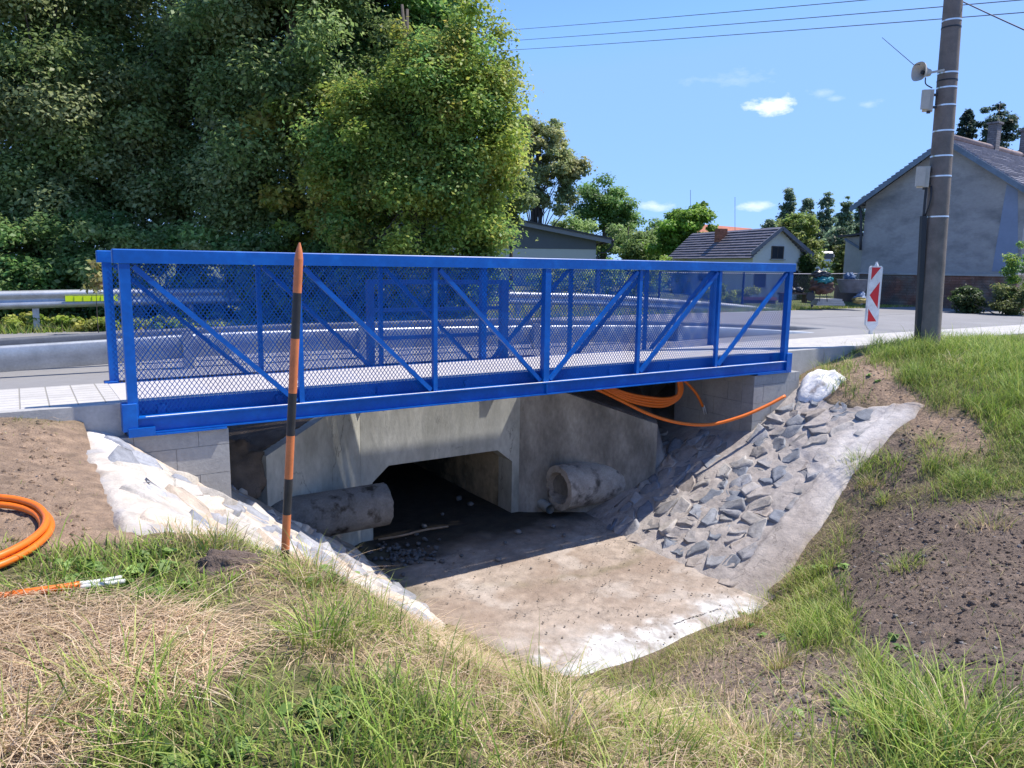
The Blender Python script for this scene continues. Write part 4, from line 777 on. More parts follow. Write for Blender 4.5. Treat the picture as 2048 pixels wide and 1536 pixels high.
apart('clods', V.reshape(-1, 3), [Fq], c, EARTH, kind='stuff', label='clods and small stones lying in the bare soil')

def blades(name, label, n, zonefn, hfn, width, pal, lean, seed, flat=False, region=(-5, 14, -7.2, 1.2), curl=.5, cat=None):
    rg = np.random.default_rng(seed); a, b = scatter_ab(*region, n, rg); P = P_of(a, b, gz_at(a, b)); X, Y = proj(P)
    dist = np.linalg.norm(P, axis=1); w = zonefn(a, b, P, zones(P)); ok = (rg.random(n) < w) & (P[:, 1] > .9) & ~in_patch(a, b, .02) & (X > -700) & (X < 3300) & ~((b > .02) & (a < 0)) & ~((b > .15) & (a > 8.3))
    a, b, P, dist = a[ok], b[ok], P[ok], dist[ok]; m = len(P)
    h = hfn(a, b, P, rg)*np.exp(rg.normal(0, .28, m))*np.where(flat, 1, np.where((a < 1.3) & (b > -4.15), .48, 1)); az = rg.random(m)*2*np.pi; ln = lean*(.4+rg.random(m)*1.1)
    P = P.copy(); P[:, 2] += (zones(P)['hay']*(.05*rg.random(m)+.07*np.clip(fbm(P[:, 0]*3, P[:, 1]*3, 3, 66)+.1, 0, 1)) if flat else 0); az2 = az+np.pi/2+rg.normal(0, .5, m); wd = width*(.6+.8*rg.random(m)); d_ = np.stack([np.cos(az), np.sin(az), 0*az], 1); s_ = np.stack([np.cos(az2), np.sin(az2), 0*az], 1)
    up = np.array([0, 0, 1.]); V = np.empty((m, 7, 3)); ts = [0, .35, .72, 1.]
    for i, t in enumerate(ts):
        if flat: off = d_*(h*t)[:, None]+up*(.012+.03*rg.random(m)*math.sin(t*3.1)+.004)[:, None]+s_*(h*.12*np.sin(t*2+az))[:, None]
        else: off = d_*(h*ln*(t**1.7))[:, None]+up*(h*(t-.32*ln*t**2.2))[:, None]
        c_ = P+off
        if i < 3: wi = wd*(1, .85, .55)[i]/2; V[:, 2*i] = c_-s_*wi[:, None]; V[:, 2*i+1] = c_+s_*wi[:, None]
        else: V[:, 6] = c_
    f4 = (np.array([(0, 1, 3, 2), (2, 3, 5, 4)])[None]+np.arange(m)[:, None, None]*7).reshape(-1, 4); f3 = (np.array([(4, 5, 6)])[None]+np.arange(m)[:, None, None]*7).reshape(-1, 3)
    pal = np.array(pal); k = rg.integers(0, len(pal), m); patch = (fbm(P[:, 0]*1.6, P[:, 1]*1.6, 3, 77))[:, None]; c = pal[k]*(.78+.44*rg.random((m, 1)))*(1+patch*.5)
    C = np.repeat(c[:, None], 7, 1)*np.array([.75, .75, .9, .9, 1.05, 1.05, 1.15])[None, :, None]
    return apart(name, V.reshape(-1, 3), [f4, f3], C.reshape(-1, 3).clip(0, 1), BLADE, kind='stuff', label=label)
def clump(P, s, th): return np.clip((fbm(P[:, 0]*s, P[:, 1]*s, 3, 55)+.5-th)*5, 0, 1)
GRN = [(.21,.34,.045),(.28,.41,.06),(.37,.47,.085),(.16,.27,.04),(.43,.49,.12),(.31,.38,.09),(.12,.21,.045),(.47,.48,.16)]
YEL = [(.48,.44,.17),(.40,.39,.13),(.31,.35,.09),(.54,.45,.22),(.25,.30,.07),(.33,.40,.09)]
STR = [(.76,.57,.36),(.66,.49,.31),(.84,.67,.46),(.48,.34,.21),(.70,.54,.38)]
def bare(z): return np.clip(z['dark']+z['soil']+z['front']*.9+z['hay'], 0, 1)
blades('grass', 'lush green grass in tufts on the banks', 300000, lambda a, b, P, z: np.clip(z['lush']*(.45+.55*clump(P, 3, .38))+(1-bare(z))*(1-z['dry'])*.28*clump(P, 3.2, .42)+z['dry']*.05*clump(P, 4, .5)+z['dark']*.012*clump(P, 5, .66), 0, 1)*(P[:, 1] < 16),
       lambda a, b, P, rg: .06+.13*clump(P, 2.6, .42)+.05*(P[:, 1] < 3.4)*clump(P, 1.9, .35)+.05*(P[:, 1] > 8), .0062, GRN, .75, 31)
blades('yellowing_grass', 'short yellowish grass over the bank', 420000, lambda a, b, P, z: np.clip((1-bare(z))*(.5+.3*z['dry'])+bare(z)*.01, 0, 1)*(P[:, 1] < 14), lambda a, b, P, rg: .035+.05*clump(P, 4, .4), .0042, YEL, 1.1, 32)
blades('dry_grass', 'cut dry grass lying on the bank', 170000, lambda a, b, P, z: np.clip(z['dry']*.75+z['hay']*.9+z['front']*.10+.07*(1-bare(z))+z['dark']*.012+z['soil']*.006, 0, 1)*(P[:, 1] < 10), lambda a, b, P, rg: .07+.08*rg.random(len(a)), .0034, STR, 1, 33, flat=True)
blades('straw', 'long straw stalks raked together on the soil', 95000, lambda a, b, P, z: np.clip(z['hay']*1.+z['dry']*.12, 0, 1)*(P[:, 1] < 6), lambda a, b, P, rg: .16+.14*rg.random(len(a)), .0036, STR, 1, 34, flat=True, region=(-4, 3, -7, -2))
blades('tall_grass', 'sparse tall grass stems', 5200, lambda a, b, P, z: np.clip((1-bare(z))*.5*clump(P, 2.2, .4)+.02, 0, 1)*(P[:, 1] < 14), lambda a, b, P, rg: .2+.1*rg.random(len(a)), .0036, GRN+YEL, .5, 35)
# separate taller tufts, many of them hanging over the concrete edges
rg = np.random.default_rng(91); TU = [(640,1275),(700,1240),(960,1345),(1085,1395),(1180,1425),(1260,1440),(1385,1400),(1545,1215),(1600,1170),(1640,1230),(1738,965),(1728,930),(1790,925),(1700,1350),(1500,1490),(850,1310),(620,1150),(620,1145),(1450,1470),(1330,1500),(1120,1480),(980,1450),(1870,880),(1660,740),(1770,1000),(1690,1085),(1665,1130),(1620,1190),(1580,1260),(1500,1250),(760,1250),(430,1075),(380,1088),(1800,1450),(1950,1490),(1890,1440),(1740,1400),(30,1480),(250,1380),(1820,1120),(1980,1050),(2000,780),(1900,720),(1820,760),(1720,700),(1760,690),(1680,690),(1560,1330),(1290,1400)]
bp_, bh2, bc_, bl_ = [], [], [], []
for (px, py) in TU:
    q = gpt(px+rg.normal(0, 6), py+rg.normal(0, 4), .03); m = int(70+rg.random()*120); r_ = .05+.07*rg.random(); P = q+np.stack([rg.normal(0, r_, m), rg.normal(0, r_, m), np.zeros(m)], 1); qa = np.array([ab(v) for v in P]); P[:, 2] = np.where(in_patch(qa[:, 0], qa[:, 1], .1), P[:, 2], gz_at(qa[:, 0], qa[:, 1])); P[:, 2] = np.minimum(P[:, 2], q[2])-.01
    hh = (.10+.12*rg.random()); bp_.append(P); bh2.append(hh*np.exp(rg.normal(0, .3, m))); dry = rg.random() < .35; pal = np.array((YEL+STR) if dry else (GRN+YEL[:2])); bc_.append(pal[rg.integers(0, len(pal), m)]*(.75+.5*rg.random((m, 1)))); bl_.append(np.arctan2(P[:, 1]-q[1], P[:, 0]-q[0])+rg.normal(0, .6, m))
P, h, c, az = np.concatenate(bp_), np.concatenate(bh2), np.concatenate(bc_), np.concatenate(bl_); m = len(P); ln = .3+.9*rg.random(m); wd = .0055*(.6+.8*rg.random(m)); d_ = np.stack([np.cos(az), np.sin(az), 0*az], 1); az2 = az+np.pi/2+rg.normal(0, .5, m); s_ = np.stack([np.cos(az2), np.sin(az2), 0*az], 1); up = np.array([0, 0, 1.]); V = np.empty((m, 7, 3))
for i, t in enumerate((0, .35, .72, 1.)):
    c_ = P+d_*(h*ln*(t**1.8))[:, None]+up*(h*(t-.35*ln*t**2.4))[:, None]
    if i < 3: wi = wd*(1, .85, .55)[i]/2; V[:, 2*i] = c_-s_*wi[:, None]; V[:, 2*i+1] = c_+s_*wi[:, None]
    else: V[:, 6] = c_
f4 = (np.array([(0, 1, 3, 2), (2, 3, 5, 4)])[None]+np.arange(m)[:, None, None]*7).reshape(-1, 4); f3 = (np.array([(4, 5, 6)])[None]+np.arange(m)[:, None, None]*7).reshape(-1, 3)
apart('grass_tufts', V.reshape(-1, 3), [f4, f3], np.repeat(c, 7, 0).clip(0, 1), BLADE, kind='stuff', label='separate taller grass tufts along the channel edges')
# grit lying on the bed
m_ = 2600; a = 2.7+2.8*rg.random(m_); b = -2.1+2.9*rg.random(m_)**1.0; w_ = np.clip(fbm(a*1.3, b*1.6, 3, 33)+.35, 0, 1); ok = rg.random(m_) < w_*.7; a, b = a[ok], b[ok]; m_ = len(a); P = P_of(a, b, np.full(m_, -3.43)); r = .004+.010*rg.random(m_)**3+.012*(rg.random(m_) > .985); V = base[None]*(1+rg.normal(0, .22, (m_, nb_, 1)))*r[:, None, None]*np.array([1, 1, .6]); V += P[:, None, :]
Fq = (np.array(ff)[None]+np.arange(m_)[:, None, None]*nb_).reshape(-1, 4); c = np.array([.42, .36, .3])*(.6+.6*rg.random((m_, 1)))
apart('grit', V.reshape(-1, 3), [Fq], np.repeat(c, nb_, 0), EARTH, kind='stuff', label='grit and small stones scattered on the stream bed')
# verge grass along the far road edge
rg = np.random.default_rng(8); m = 26000; a = -6+46*rg.random(m)**.9; b = 8.15+rg.random(m)**1.6*3.; P = P_of(a, b, np.full(m, -1.25)); h = .05+.14*rg.random(m)*(a < 20)+.03; az = rg.random(m)*6.28; wd = .012
d_ = np.stack([np.cos(az), np.sin(az), 0*az], 1); V = np.empty((m, 3, 3)); V[:, 0] = P-d_*wd; V[:, 1] = P+d_*wd; V[:, 2] = P+np.array([0, 0, 1.])*h[:, None]+d_[:, [1, 0, 2]]*(h*.5)[:, None]
pal = np.array(GRN+YEL[:2]+STR[:1]); c = pal[rg.integers(0, len(pal), m)]*(.7+.5*rg.random((m, 1)))
apart('verge_grass', V.reshape(-1, 3), [np.arange(m*3).reshape(-1, 3)], np.repeat(c, 3, 0), BLADE, kind='stuff', label='rough grass along the far edge of the road')

# ------------------------------------------------------------------ trees
def leaves(cent, rad, n, size, pal, rg, flat=.8, droop=0., shell=.35):
    """leaf faces gathered in clumps: cent (k,3), rad (k,3)"""
    k = len(cent); vol = rad.prod(1)**(2/3.); pick = rg.choice(k, n, p=vol/vol.sum()); d = rg.normal(0, 1, (n, 3)); d /= np.linalg.norm(d, axis=1)[:, None]; rr = (shell+(1-shell)*rg.random(n))**.6
    C = cent[pick]+d*rad[pick]*rr[:, None]*(1+.18*rg.normal(0, 1, (n, 1))); C[:, 2] -= droop*np.abs(rg.normal(0, 1, n))*rad[pick][:, 2]
    nrm = d*.7+rg.normal(0, .55, (n, 3))+np.array([0, 0, flat]); nrm /= np.linalg.norm(nrm, axis=1)[:, None]; t = np.cross(nrm, rg.normal(0, 1, (n, 3))); t /= np.linalg.norm(t, axis=1)[:, None]; s = np.cross(nrm, t)
    sz = size*(.55+.9*rg.random((n, 1))); V = np.empty((n, 4, 3)); V[:, 0] = C-t*sz*.6; V[:, 1] = C+s*sz*.36+nrm*sz*.08; V[:, 2] = C+t*sz*.62-nrm*sz*.1; V[:, 3] = C-s*sz*.36+nrm*sz*.08
    pal = np.array(pal); cc = (.72+.56*rg.random((k, 1)))[pick]; hue = rg.integers(0, len(pal), k)[pick]; h2 = rg.integers(0, len(pal), n); c = (pal[hue]*.55+pal[h2]*.45)*cc*(.75+.5*rg.random((n, 1)))
    return V.reshape(-1, 3), np.arange(n*4).reshape(-1, 4), np.repeat(c, 4, 0).clip(0, 1)
rg = np.random.default_rng(77); wc = []
for (px, py, k_, sp_x) in [(255, 1195, 16, 40), (300, 1130, 8, 40), (660, 1150, 5, 30), (170, 1130, 8, 50), (620, 1420, 8, 60), (420, 1500, 6, 60), (1750, 1440, 8, 60), (1820, 760, 8, 40), (1650, 1130, 5, 30), (1900, 720, 8, 60), (1560, 1250, 5, 40), (1880, 1290, 2, 40)]:
    for _ in range(k_):
        q = gpt(px+rg.normal(0, sp_x), py+rg.normal(0, sp_x*.4), .03); wc.append(q)
wc = np.array(wc); Vw, Fw, Cw = leaves(wc, np.full((len(wc), 3), .035)*np.array([1, 1, .5]), len(wc)*9, .055, [(.20,.30,.08),(.26,.38,.11),(.15,.25,.07)], rg, flat=2.)
apart('broadleaf_weeds', Vw, [Fw], Cw, BLADE, kind='stuff', label='low broad leaved weeds among the grass')
def tree(name, base, height, crown, nclump, nleaf, lsize, pal, label, cat='tree', group=None, seed=1, clump_r=.55, trunk_r=.16, lean=(0, 0), flatc=.6, droop=0., trunk_h=None, stems=1, bark=None, shell=.3, gaps=0., cone=False):
    """crown: list of (dx, dy, z, rx, ry, rz) ellipsoids relative to the base"""
    rg = np.random.default_rng(seed); base = np.array(base, float); t = thing(name, tuple(base), label, cat, group)
    cr = np.array(crown, float); vol = (cr[:, 3]*cr[:, 4]*cr[:, 5])**(2/3.); pk = rg.choice(len(cr), nclump, p=vol/vol.sum()); d = rg.normal(0, 1, (nclump, 3)); d /= np.linalg.norm(d, axis=1)[:, None]
    rr = (.25+.75*rg.random(nclump))**.55; cen = base+cr[pk][:, :3]+d*cr[pk][:, 3:]*rr[:, None]
    rad = clump_r*(.6+.8*rg.random((nclump, 1)))*np.array([1, 1, flatc])
    V, Fq, C = leaves(cen, rad, nleaf, lsize, pal, rg, droop=droop, shell=shell); apart('crown', V, [Fq], C, LEAF, parent=t)
    mb = MB(); th = trunk_h or height*.8
    for s in range(stems):
        o = np.array([rg.normal(0, .25), rg.normal(0, .25), 0])*(stems > 1); top = base+o*2.2+np.array([lean[0], lean[1], th]); pts = [base+o*.4+(top-base-o*.4)*k+np.array([rg.normal(0, .05), rg.normal(0, .05), 0])*(k > 0)*th*.12 for k in np.linspace(0, 1, 8)]
        mb.tube(pts, [trunk_r*(1-.8*k)*(1.25 if k == 0 else 1) for k in np.linspace(0, 1, 8)], 9)
        for q in range(max(5, min(16, nclump//6)) if trunk_r > .05 else 0):
            k = .3+.65*rg.random(); p0 = pts[0]+(pts[-1]-pts[0])*k; p0 = pts[int(k*7)]; tgt = cen[rg.integers(nclump)]; 
            if tgt[2] < p0[2]: tgt = tgt.copy(); tgt[2] = (tgt[2]+p0[2])/2
            mid = (p0+tgt)/2+rg.normal(0, .15, 3); mb.tube([p0, mid, tgt], [trunk_r*.34*(1.1-k), trunk_r*.2*(1.1-k), .008], 5)
    part('trunk', mb, bark or BARK, t, smooth=True); return t
LIN = [(.20,.29,.09),(.24,.34,.11),(.31,.39,.14),(.16,.25,.08),(.42,.46,.22)]
LIN2 = [(.17,.33,.09),(.22,.39,.11),(.15,.29,.09),(.30,.44,.14)]
YG = [(.28,.39,.06),(.38,.46,.08),(.46,.48,.10),(.21,.33,.06),(.52,.44,.11),(.30,.42,.09)]
GT = -1.3
def at_px(px, Y, z=GT): r = raydir(px, 530); return (r[0]/r[1]*Y, Y, z)
GR = 'big trees beyond the far guardrail'
tree('linden_tree', at_px(90, 17), 12, [(0,0,4.2,2.6,1.7,2.6),(-.6,.2,6.8,2.7,1.8,2.0),(0,-.6,2.4,2.4,1.2,1.3)], 210, 150000, .08, LIN, 'dark big linden at the left edge behind the guardrail', group=GR, seed=101, clump_r=.62, trunk_r=.24, droop=.5)
tree('linden_tree', at_px(370, 18), 13, [(0,0,4.6,2.3,1.8,2.4),(0,.2,7.2,2.5,1.9,2.0),(0,-.8,2.6,2.2,1.2,1.3)], 210, 145000, .08, LIN, 'dark linden behind the left end of the footbridge, its trunk showing through a gap', group=GR, seed=102, clump_r=.6, trunk_r=.26, droop=.5)
tree('linden_tree', at_px(590, 16.5), 12, [(-.1,0,3.6,1.9,1.5,2.0),(0,0,6.0,2.2,1.7,2.0),(0,.3,7.4,1.8,1.5,1.2)], 200, 130000, .078, LIN, 'drooping dark linden behind the striped marker pole', group=GR, seed=103, clump_r=.58, trunk_r=.2, droop=.55)
tree('ivy_clad_tree', at_px(745, 18.5), 13, [(-.2,0,5.0,1.7,1.4,1.6),(-.5,0,6.8,1.5,1.3,1.6),(.9,0,7.5,1.6,1.3,2.4),(1.5,0,5.4,1.1,1.2,1.6),(.2,0,8.6,2.0,1.4,1.0)], 180, 80000, .115, LIN2, 'tall dark tree with two bare trunks seen high up near the sky', group=GR, seed=104, clump_r=.5, trunk_r=.26, stems=3)
tree('hornbeam', at_px(860, 14.8), 7.5, [(-.3,0,1.9,1.7,1.2,1.6),(.1,0,3.6,1.6,1.2,1.6),(.25,0,4.9,1.25,1.0,1.3),(-1.2,-.2,3.4,1.0,.9,1.3),(.9,0,3.2,.75,.8,1.7)], 260, 130000, .065, YG+YG[1:3]+LIN2[:3], 'yellowish green hornbeam standing right of the dark lindens above the railing', group=GR, seed=105, clump_r=.44, trunk_r=.13, stems=2, shell=.0, flatc=.75)
tree('maple_tree', at_px(690, 15.6), 6, [(-.1,0,3.9,1.5,.9,1.0),(-.6,0,2.5,1.3,.8,1.4)], 50, 12000, .10, YG+[(.35,.22,.09)], 'young maple with pale reddish leaf tips between linden and hornbeam', group=GR, seed=106, clump_r=.36, trunk_r=.08)
# shrubs below the big trees
for i, (px, Y, h, w_) in enumerate([(-60,14.6,2.4,1.7),(60,14.8,2.2,1.6),(190,15.0,2.3,1.5),(330,15.2,2.2,1.5),(470,15.4,2.1,1.5),(610,15.2,2.1,1.4),(740,15.0,1.9,1.3),(880,14.6,1.7,1.2)]):
    tree('shrub', at_px(px, Y, -1.3), h, [(0,0,h*.5,w_,.7,h*.5),(0,-.15,h*.25,w_*.8,.5,h*.3)], 46, 11500, .08, LIN2+LIN[2:], ['bushy dark shrub at the left picture edge behind the guardrail', 'pale leaved shrub above the left stretch of the far guardrail', 'dark shrub just left of the footbridge end behind the guardrail', 'shrub behind the first bay of the footbridge', 'shrub behind the second bay of the footbridge, left of the striped pole', 'shrub right behind the striped marker pole', 'shrub behind the middle of the footbridge under the maple', 'shrub at the foot of the yellowish hornbeam'][i], 'shrub', 'shrubs under the big trees', seed=140+i, clump_r=.34, trunk_r=.03, stems=3, trunk_h=h*.6)
sd = pY(192, 580, 12.6); tree('sapling', (sd[0], sd[1], -1.3), 1.6, [(0,0,1.0,.10,.1,.35),(-.03,0,.72,.11,.1,.12)], 9, 150, .085, [(.42,.42,.14),(.5,.45,.2),(.45,.3,.18)], 'spindly sapling with pale yellow leaves by the bridge post', 'sapling', seed=160, clump_r=.12, trunk_r=.008)
# low plants by the guardrail posts
for i, (px, w_) in enumerate([(50,.5),(130,.6),(185,.45),(300,.5),(430,.45)]):
    p = at_px(px, 13.3, -1.27); tree('weed', p, .4, [(0,0,.14,w_,.25,.14)], 12, 1100, .07, YG+GRN, ['grassy weed tuft under the far guardrail at the left edge', 'leafy weed below the yellow reflector', 'broad leaved weed just left of the bridge post', 'weed under the far guardrail seen through the first mesh bay', 'weed under the far guardrail seen through the second mesh bay'][i], 'weed', 'weeds under the far guardrail', seed=170+i, clump_r=.13, trunk_r=.006, stems=3, trunk_h=.25)
# trees farther off
tree('pine_tree', at_px(1078, 44, -1.2), 11, [(-.2,0,8.2,1.9,1.6,1.2),(.6,0,6.8,1.9,1.5,1.2),(-.6,0,5.6,1.3,1.2,1.0),(1.0,0,5.0,1.2,1.2,1.3)], 90, 19000, .15, [(.32,.38,.15),(.38,.42,.18),(.25,.32,.13),(.44,.42,.2)], 'tall thin tree with three bare stems rising above the grey roof', seed=201, clump_r=.5, trunk_r=.18, stems=3, shell=.1, trunk_h=9)
tree('birch_tree', at_px(1022, 34, -1.2), 8, [(0,0,4.6,1.0,.9,1.9),(0,0,6.3,.7,.6,.9)], 50, 9000, .11, [(.27,.33,.13),(.22,.29,.11)], 'light birch just right of the yellowish hornbeam', seed=202, clump_r=.36, trunk_r=.1, droop=.5)
tree('willow_tree', at_px(1205, 52, -1.2), 8, [(0,0,3.8,2.6,1.8,3.0),(-.3,0,5.6,1.4,1.2,1.6),(1.0,0,4.2,1.3,1.2,2.2)], 110, 26000, .15, [(.17,.31,.08),(.21,.37,.10),(.14,.26,.07),(.27,.40,.13)], 'fresh green willow behind the grey building', seed=203, clump_r=.6, trunk_r=.2, shell=.15, stems=2)
tree('bush', at_px(1130, 46, -1.2), 5, [(0,0,2.4,2.0,1.3,2.0)], 60, 9000, .15, [(.20,.31,.10),(.26,.38,.12),(.32,.42,.16)], 'dark bush left of the willow', 'bush', seed=204, clump_r=.5, trunk_r=.1)
tree('bush', at_px(1255, 42, -1.2), 4.3, [(0,0,1.9,1.6,1.2,1.8),(.9,0,1.6,1.2,1,1.5)], 60, 10000, .13, [(.20,.31,.10),(.26,.38,.12),(.32,.42,.16)], 'bush right of the grey building corner', 'bush', seed=205, clump_r=.45, trunk_r=.1)
tree('bush', at_px(1312, 44, -1.2), 4.4, [(0,0,2.0,1.5,1.2,2.0)], 55, 10000, .13, [(.20,.31,.10),(.26,.38,.12),(.32,.42,.16)], 'dark bush between the willow and the walnut', 'bush', seed=206, clump_r=.45, trunk_r=.1)
tree('walnut_tree', at_px(1374, 40, -1.2), 5, [(0,0,3.1,1.5,1.3,1.5),(-.6,0,2.3,1.2,1,1.4),(.4,0,4.0,.8,.7,.7)], 75, 15000, .15, [(.20,.36,.05),(.26,.43,.06),(.14,.28,.04),(.32,.46,.09)], 'bright green round walnut left of the small house', seed=207, clump_r=.42, trunk_r=.12)
tree('apple_tree', at_px(1602, 37, -.9), 4, [(0,0,2.4,1.2,1.0,1.3),(.3,0,1.4,.8,.8,1.0),(-.5,0,2.9,.8,.8,.7)], 60, 9000, .12, [(.22,.31,.07),(.27,.36,.09),(.16,.25,.06),(.33,.36,.12)], 'light green fruit tree just right of the small house', seed=208, clump_r=.36, trunk_r=.1)
tree('bush', at_px(1684, 34, -.9), 3, [(0,0,1.1,.35,.5,.9),(0,0,1.8,.3,.4,.5)], 22, 2600, .10, [(.14,.2,.05),(.2,.23,.08)], 'narrow light bush at the left corner of the big house', 'bush', seed=209, clump_r=.22, trunk_r=.04)
POPC = [(.20,.29,.17),(.25,.35,.21),(.17,.26,.16),(.33,.41,.28)]
for i, (px, h) in enumerate([(1532,4.3),(1568,7.1),(1606,6.7),(1642,6.4),(1680,6.6),(1716,6.9),(1748,5.6)]):
    tree('poplar', at_px(px, 66+2*(i % 3), -.4), h, [(0,0,h*.45,1.15,.9,h*.36),(0,0,h*.78,.62,.5,h*.26),(.1,0,h*.98,.25,.25,h*.10)], 120, 13000, .17, POPC, ['low dark poplar at the left end of the distant row', 'tallest poplar of the distant row, above the small house gable', 'second tall poplar of the distant row', 'middle poplar of the distant row', 'poplar of the distant row left of the big house gutter', 'poplar of the distant row touching the big house eave', 'poplar half hidden behind the big house'][i], 'poplar', 'row of distant poplars', seed=220+i, clump_r=.36, trunk_r=.14, shell=.0)
tree('dark_tree', at_px(1640, 56, -.6), 4, [(0,0,2.3,2.6,1.2,1.6),(1.6,0,2.0,1.6,1.2,1.6)], 70, 12000, .18, POPC[:3]+[(.03,.06,.03)], 'low dark thicket in front of the poplars', 'thicket', seed=230, clump_r=.5, trunk_r=.1)
SPR = [(.06,.10,.075),(.08,.13,.09),(.05,.085,.06)]
def spruce(px, Y, zt, w_, label, seed):
    b = at_px(px, Y, -1.2); H = zt+1.2; rg = np.random.default_rng(seed); t = thing('spruce_tree', b, label, 'spruce'); cen, rad = [], []
    for k in range(260):
        f = .35+.65*rg.random()**.8; r_ = w_*(1-f)**.8*1.15+.12; th = rg.random()*6.28; q = rg.random()**.5; cen.append((b[0]+r_*q*math.cos(th), b[1]+r_*q*math.sin(th), b[2]+H*f)); rad.append((.32*(1.3-f), .32*(1.3-f), .13))
    V, Fq, C = leaves(np.array(cen), np.array(rad), 24000, .11, SPR, rg, shell=.1); apart('crown', V, [Fq], C, LEAF, parent=t); part('trunk', MB().tube([b, (b[0], b[1], b[2]+H*.98)], [.22, .02], 8), BARK, t, smooth=True)
tree('dark_pine', at_px(1966, 40, -1.2), 10, [(0,0,8.3,1.15,1.0,1.0),(-.3,0,9.4,.45,.5,.7),(.55,0,8.9,.5,.5,.5),(0,0,7.2,1.3,1.1,1.1)], 60, 9000, .12, SPR+[(.11,.16,.11)], 'broad dark pine rising behind the chimney of the big house', 'pine', seed=240, clump_r=.3, trunk_r=.14, shell=0., trunk_h=9.6); spruce(1905, 42, 8.5, 1.7, 'dark spruce half hidden behind the concrete pole', 241)


# ------------------------------------------------------------------ buildings
def V3(*p): return np.array(p, float)
def quad_slab(A, B, C, Dd, th, mb=None):
    """slab whose upper face is A B C D (counter-clockwise from above)"""
    mb = mb or MB(); nn = np.cross(B-A, Dd-A); nn /= np.linalg.norm(nn)
    if nn[2] < 0: nn = -nn
    return mb.prism([A, B, C, Dd], tuple(-nn*th))
def tiled_slope(eL, eR, rR, rL, nrow, th=.05, lift_=.035, wob=.0, seed=1):
    """stepped rows of tiles from the eave eL-eR up to the ridge rL-rR"""
    mb = MB(); rg = random.Random(seed); nn = np.cross(eR-eL, rL-eL); nn /= np.linalg.norm(nn)
    if nn[2] < 0: nn = -nn
    for i in range(nrow):
        t0, t1 = i/nrow, (i+1.12)/nrow; t1 = min(t1, 1)
        a, b = eL+(rL-eL)*t0, eR+(rR-eR)*t0; c, d = eR+(rR-eR)*t1, eL+(rL-eL)*t1
        seg = 14
        for k in range(seg):
            u0, u1 = k/seg, (k+1)/seg; w = rg.random()*wob; p = [a+(b-a)*u0+nn*(lift_+w), a+(b-a)*u1+nn*(lift_+w), d+(c-d)*u1+nn*.002, d+(c-d)*u0+nn*.002]; mb.prism(p, tuple(-nn*th))
    return mb
def wall_prism(pts, thick_vec, mb=None): return (mb or MB()).prism(pts, tuple(thick_vec))
GB = -1.4
# modern building with a single pitched grey roof
yb_ = 38.; xr = pY(1192, 500, yb_)[0]; zs = pY(1192, 499, yb_)[2]; ze = pY(1192, 477, yb_)[2]; zl = pY(960, 430, yb_)[2]; xl = pY(960, 430, yb_)[0]; sl = (zl-ze)/(xl-xr); xL = xr-14
mbd = thing('modern_building', (xr-7, yb_, GB), 'low modern building with grey upper wall, pale lower wall and a shallow dark roof', 'building')
zr = lambda x: ze+sl*(x-xr)
part('lower_wall', MB().box(xL, xr, yb_, yb_+9, GB, zs), CREAM, mbd)
part('upper_wall', wall_prism([V3(xL, yb_-.02, zs), V3(xr-.003, yb_-.02, zs), V3(xr-.003, yb_-.02, zr(xr)), V3(xL, yb_-.02, zr(xL))], V3(0, 9.01, 0)), CLAD, mbd)
xo = pY(1222, 486, yb_)[0]
rf = part('roof', wall_prism([V3(xL-.5, yb_-.45, zr(xL-.5)+.16), V3(xo, yb_-.45, zr(xo)+.16), V3(xo, yb_-.45, zr(xo)+.08), V3(xL-.5, yb_-.45, zr(xL-.5)+.08)], V3(0, 10, 0)), DARK, mbd)
part('soffit', wall_prism([V3(xL-.45, yb_-.4, zr(xL-.45)+.078), V3(xo-.03, yb_-.4, zr(xo-.03)+.078), V3(xo-.03, yb_-.4, zr(xo)-.12), V3(xL-.45, yb_-.4, zr(xL-.45)-.12)], V3(0, .06, 0)), mat('fascia_grey', (.20, .21, .235), rough=.6, var=.05), mbd)
part('gutter', MB().tube([V3(xo+.04, yb_-.45, zr(xo)+.02), V3(xo+.04, yb_+9.5, zr(xo)+.02)], .07, 10), DARK, mbd, smooth=True)
part('downpipe', MB().tube(smooth_path([V3(xo+.04, yb_-.3, zr(xo)), V3(xo+.0, yb_-.3, zr(xo)-.25), V3(xo-.3, yb_-.2, zr(xo)-.55), V3(xr+.06, yb_-.08, zr(xo)-.75), V3(xr+.06, yb_-.08, GB)], 5), .045, 8), DARK, mbd, smooth=True)
q0 = pY(1012, 415, yb_+1); q1 = pY(1026, 441, yb_+1); part('flue', MB().box(q0[0], q1[0], yb_+1, yb_+1.35, q1[2]-.4, q0[2]), DARK, mbd)
part('ridge_antenna', MB().tube([V3(*pY(1046, 432, yb_+2)), V3(*pY(1046, 446, yb_+2))], .012, 5), WIRE, mbd)
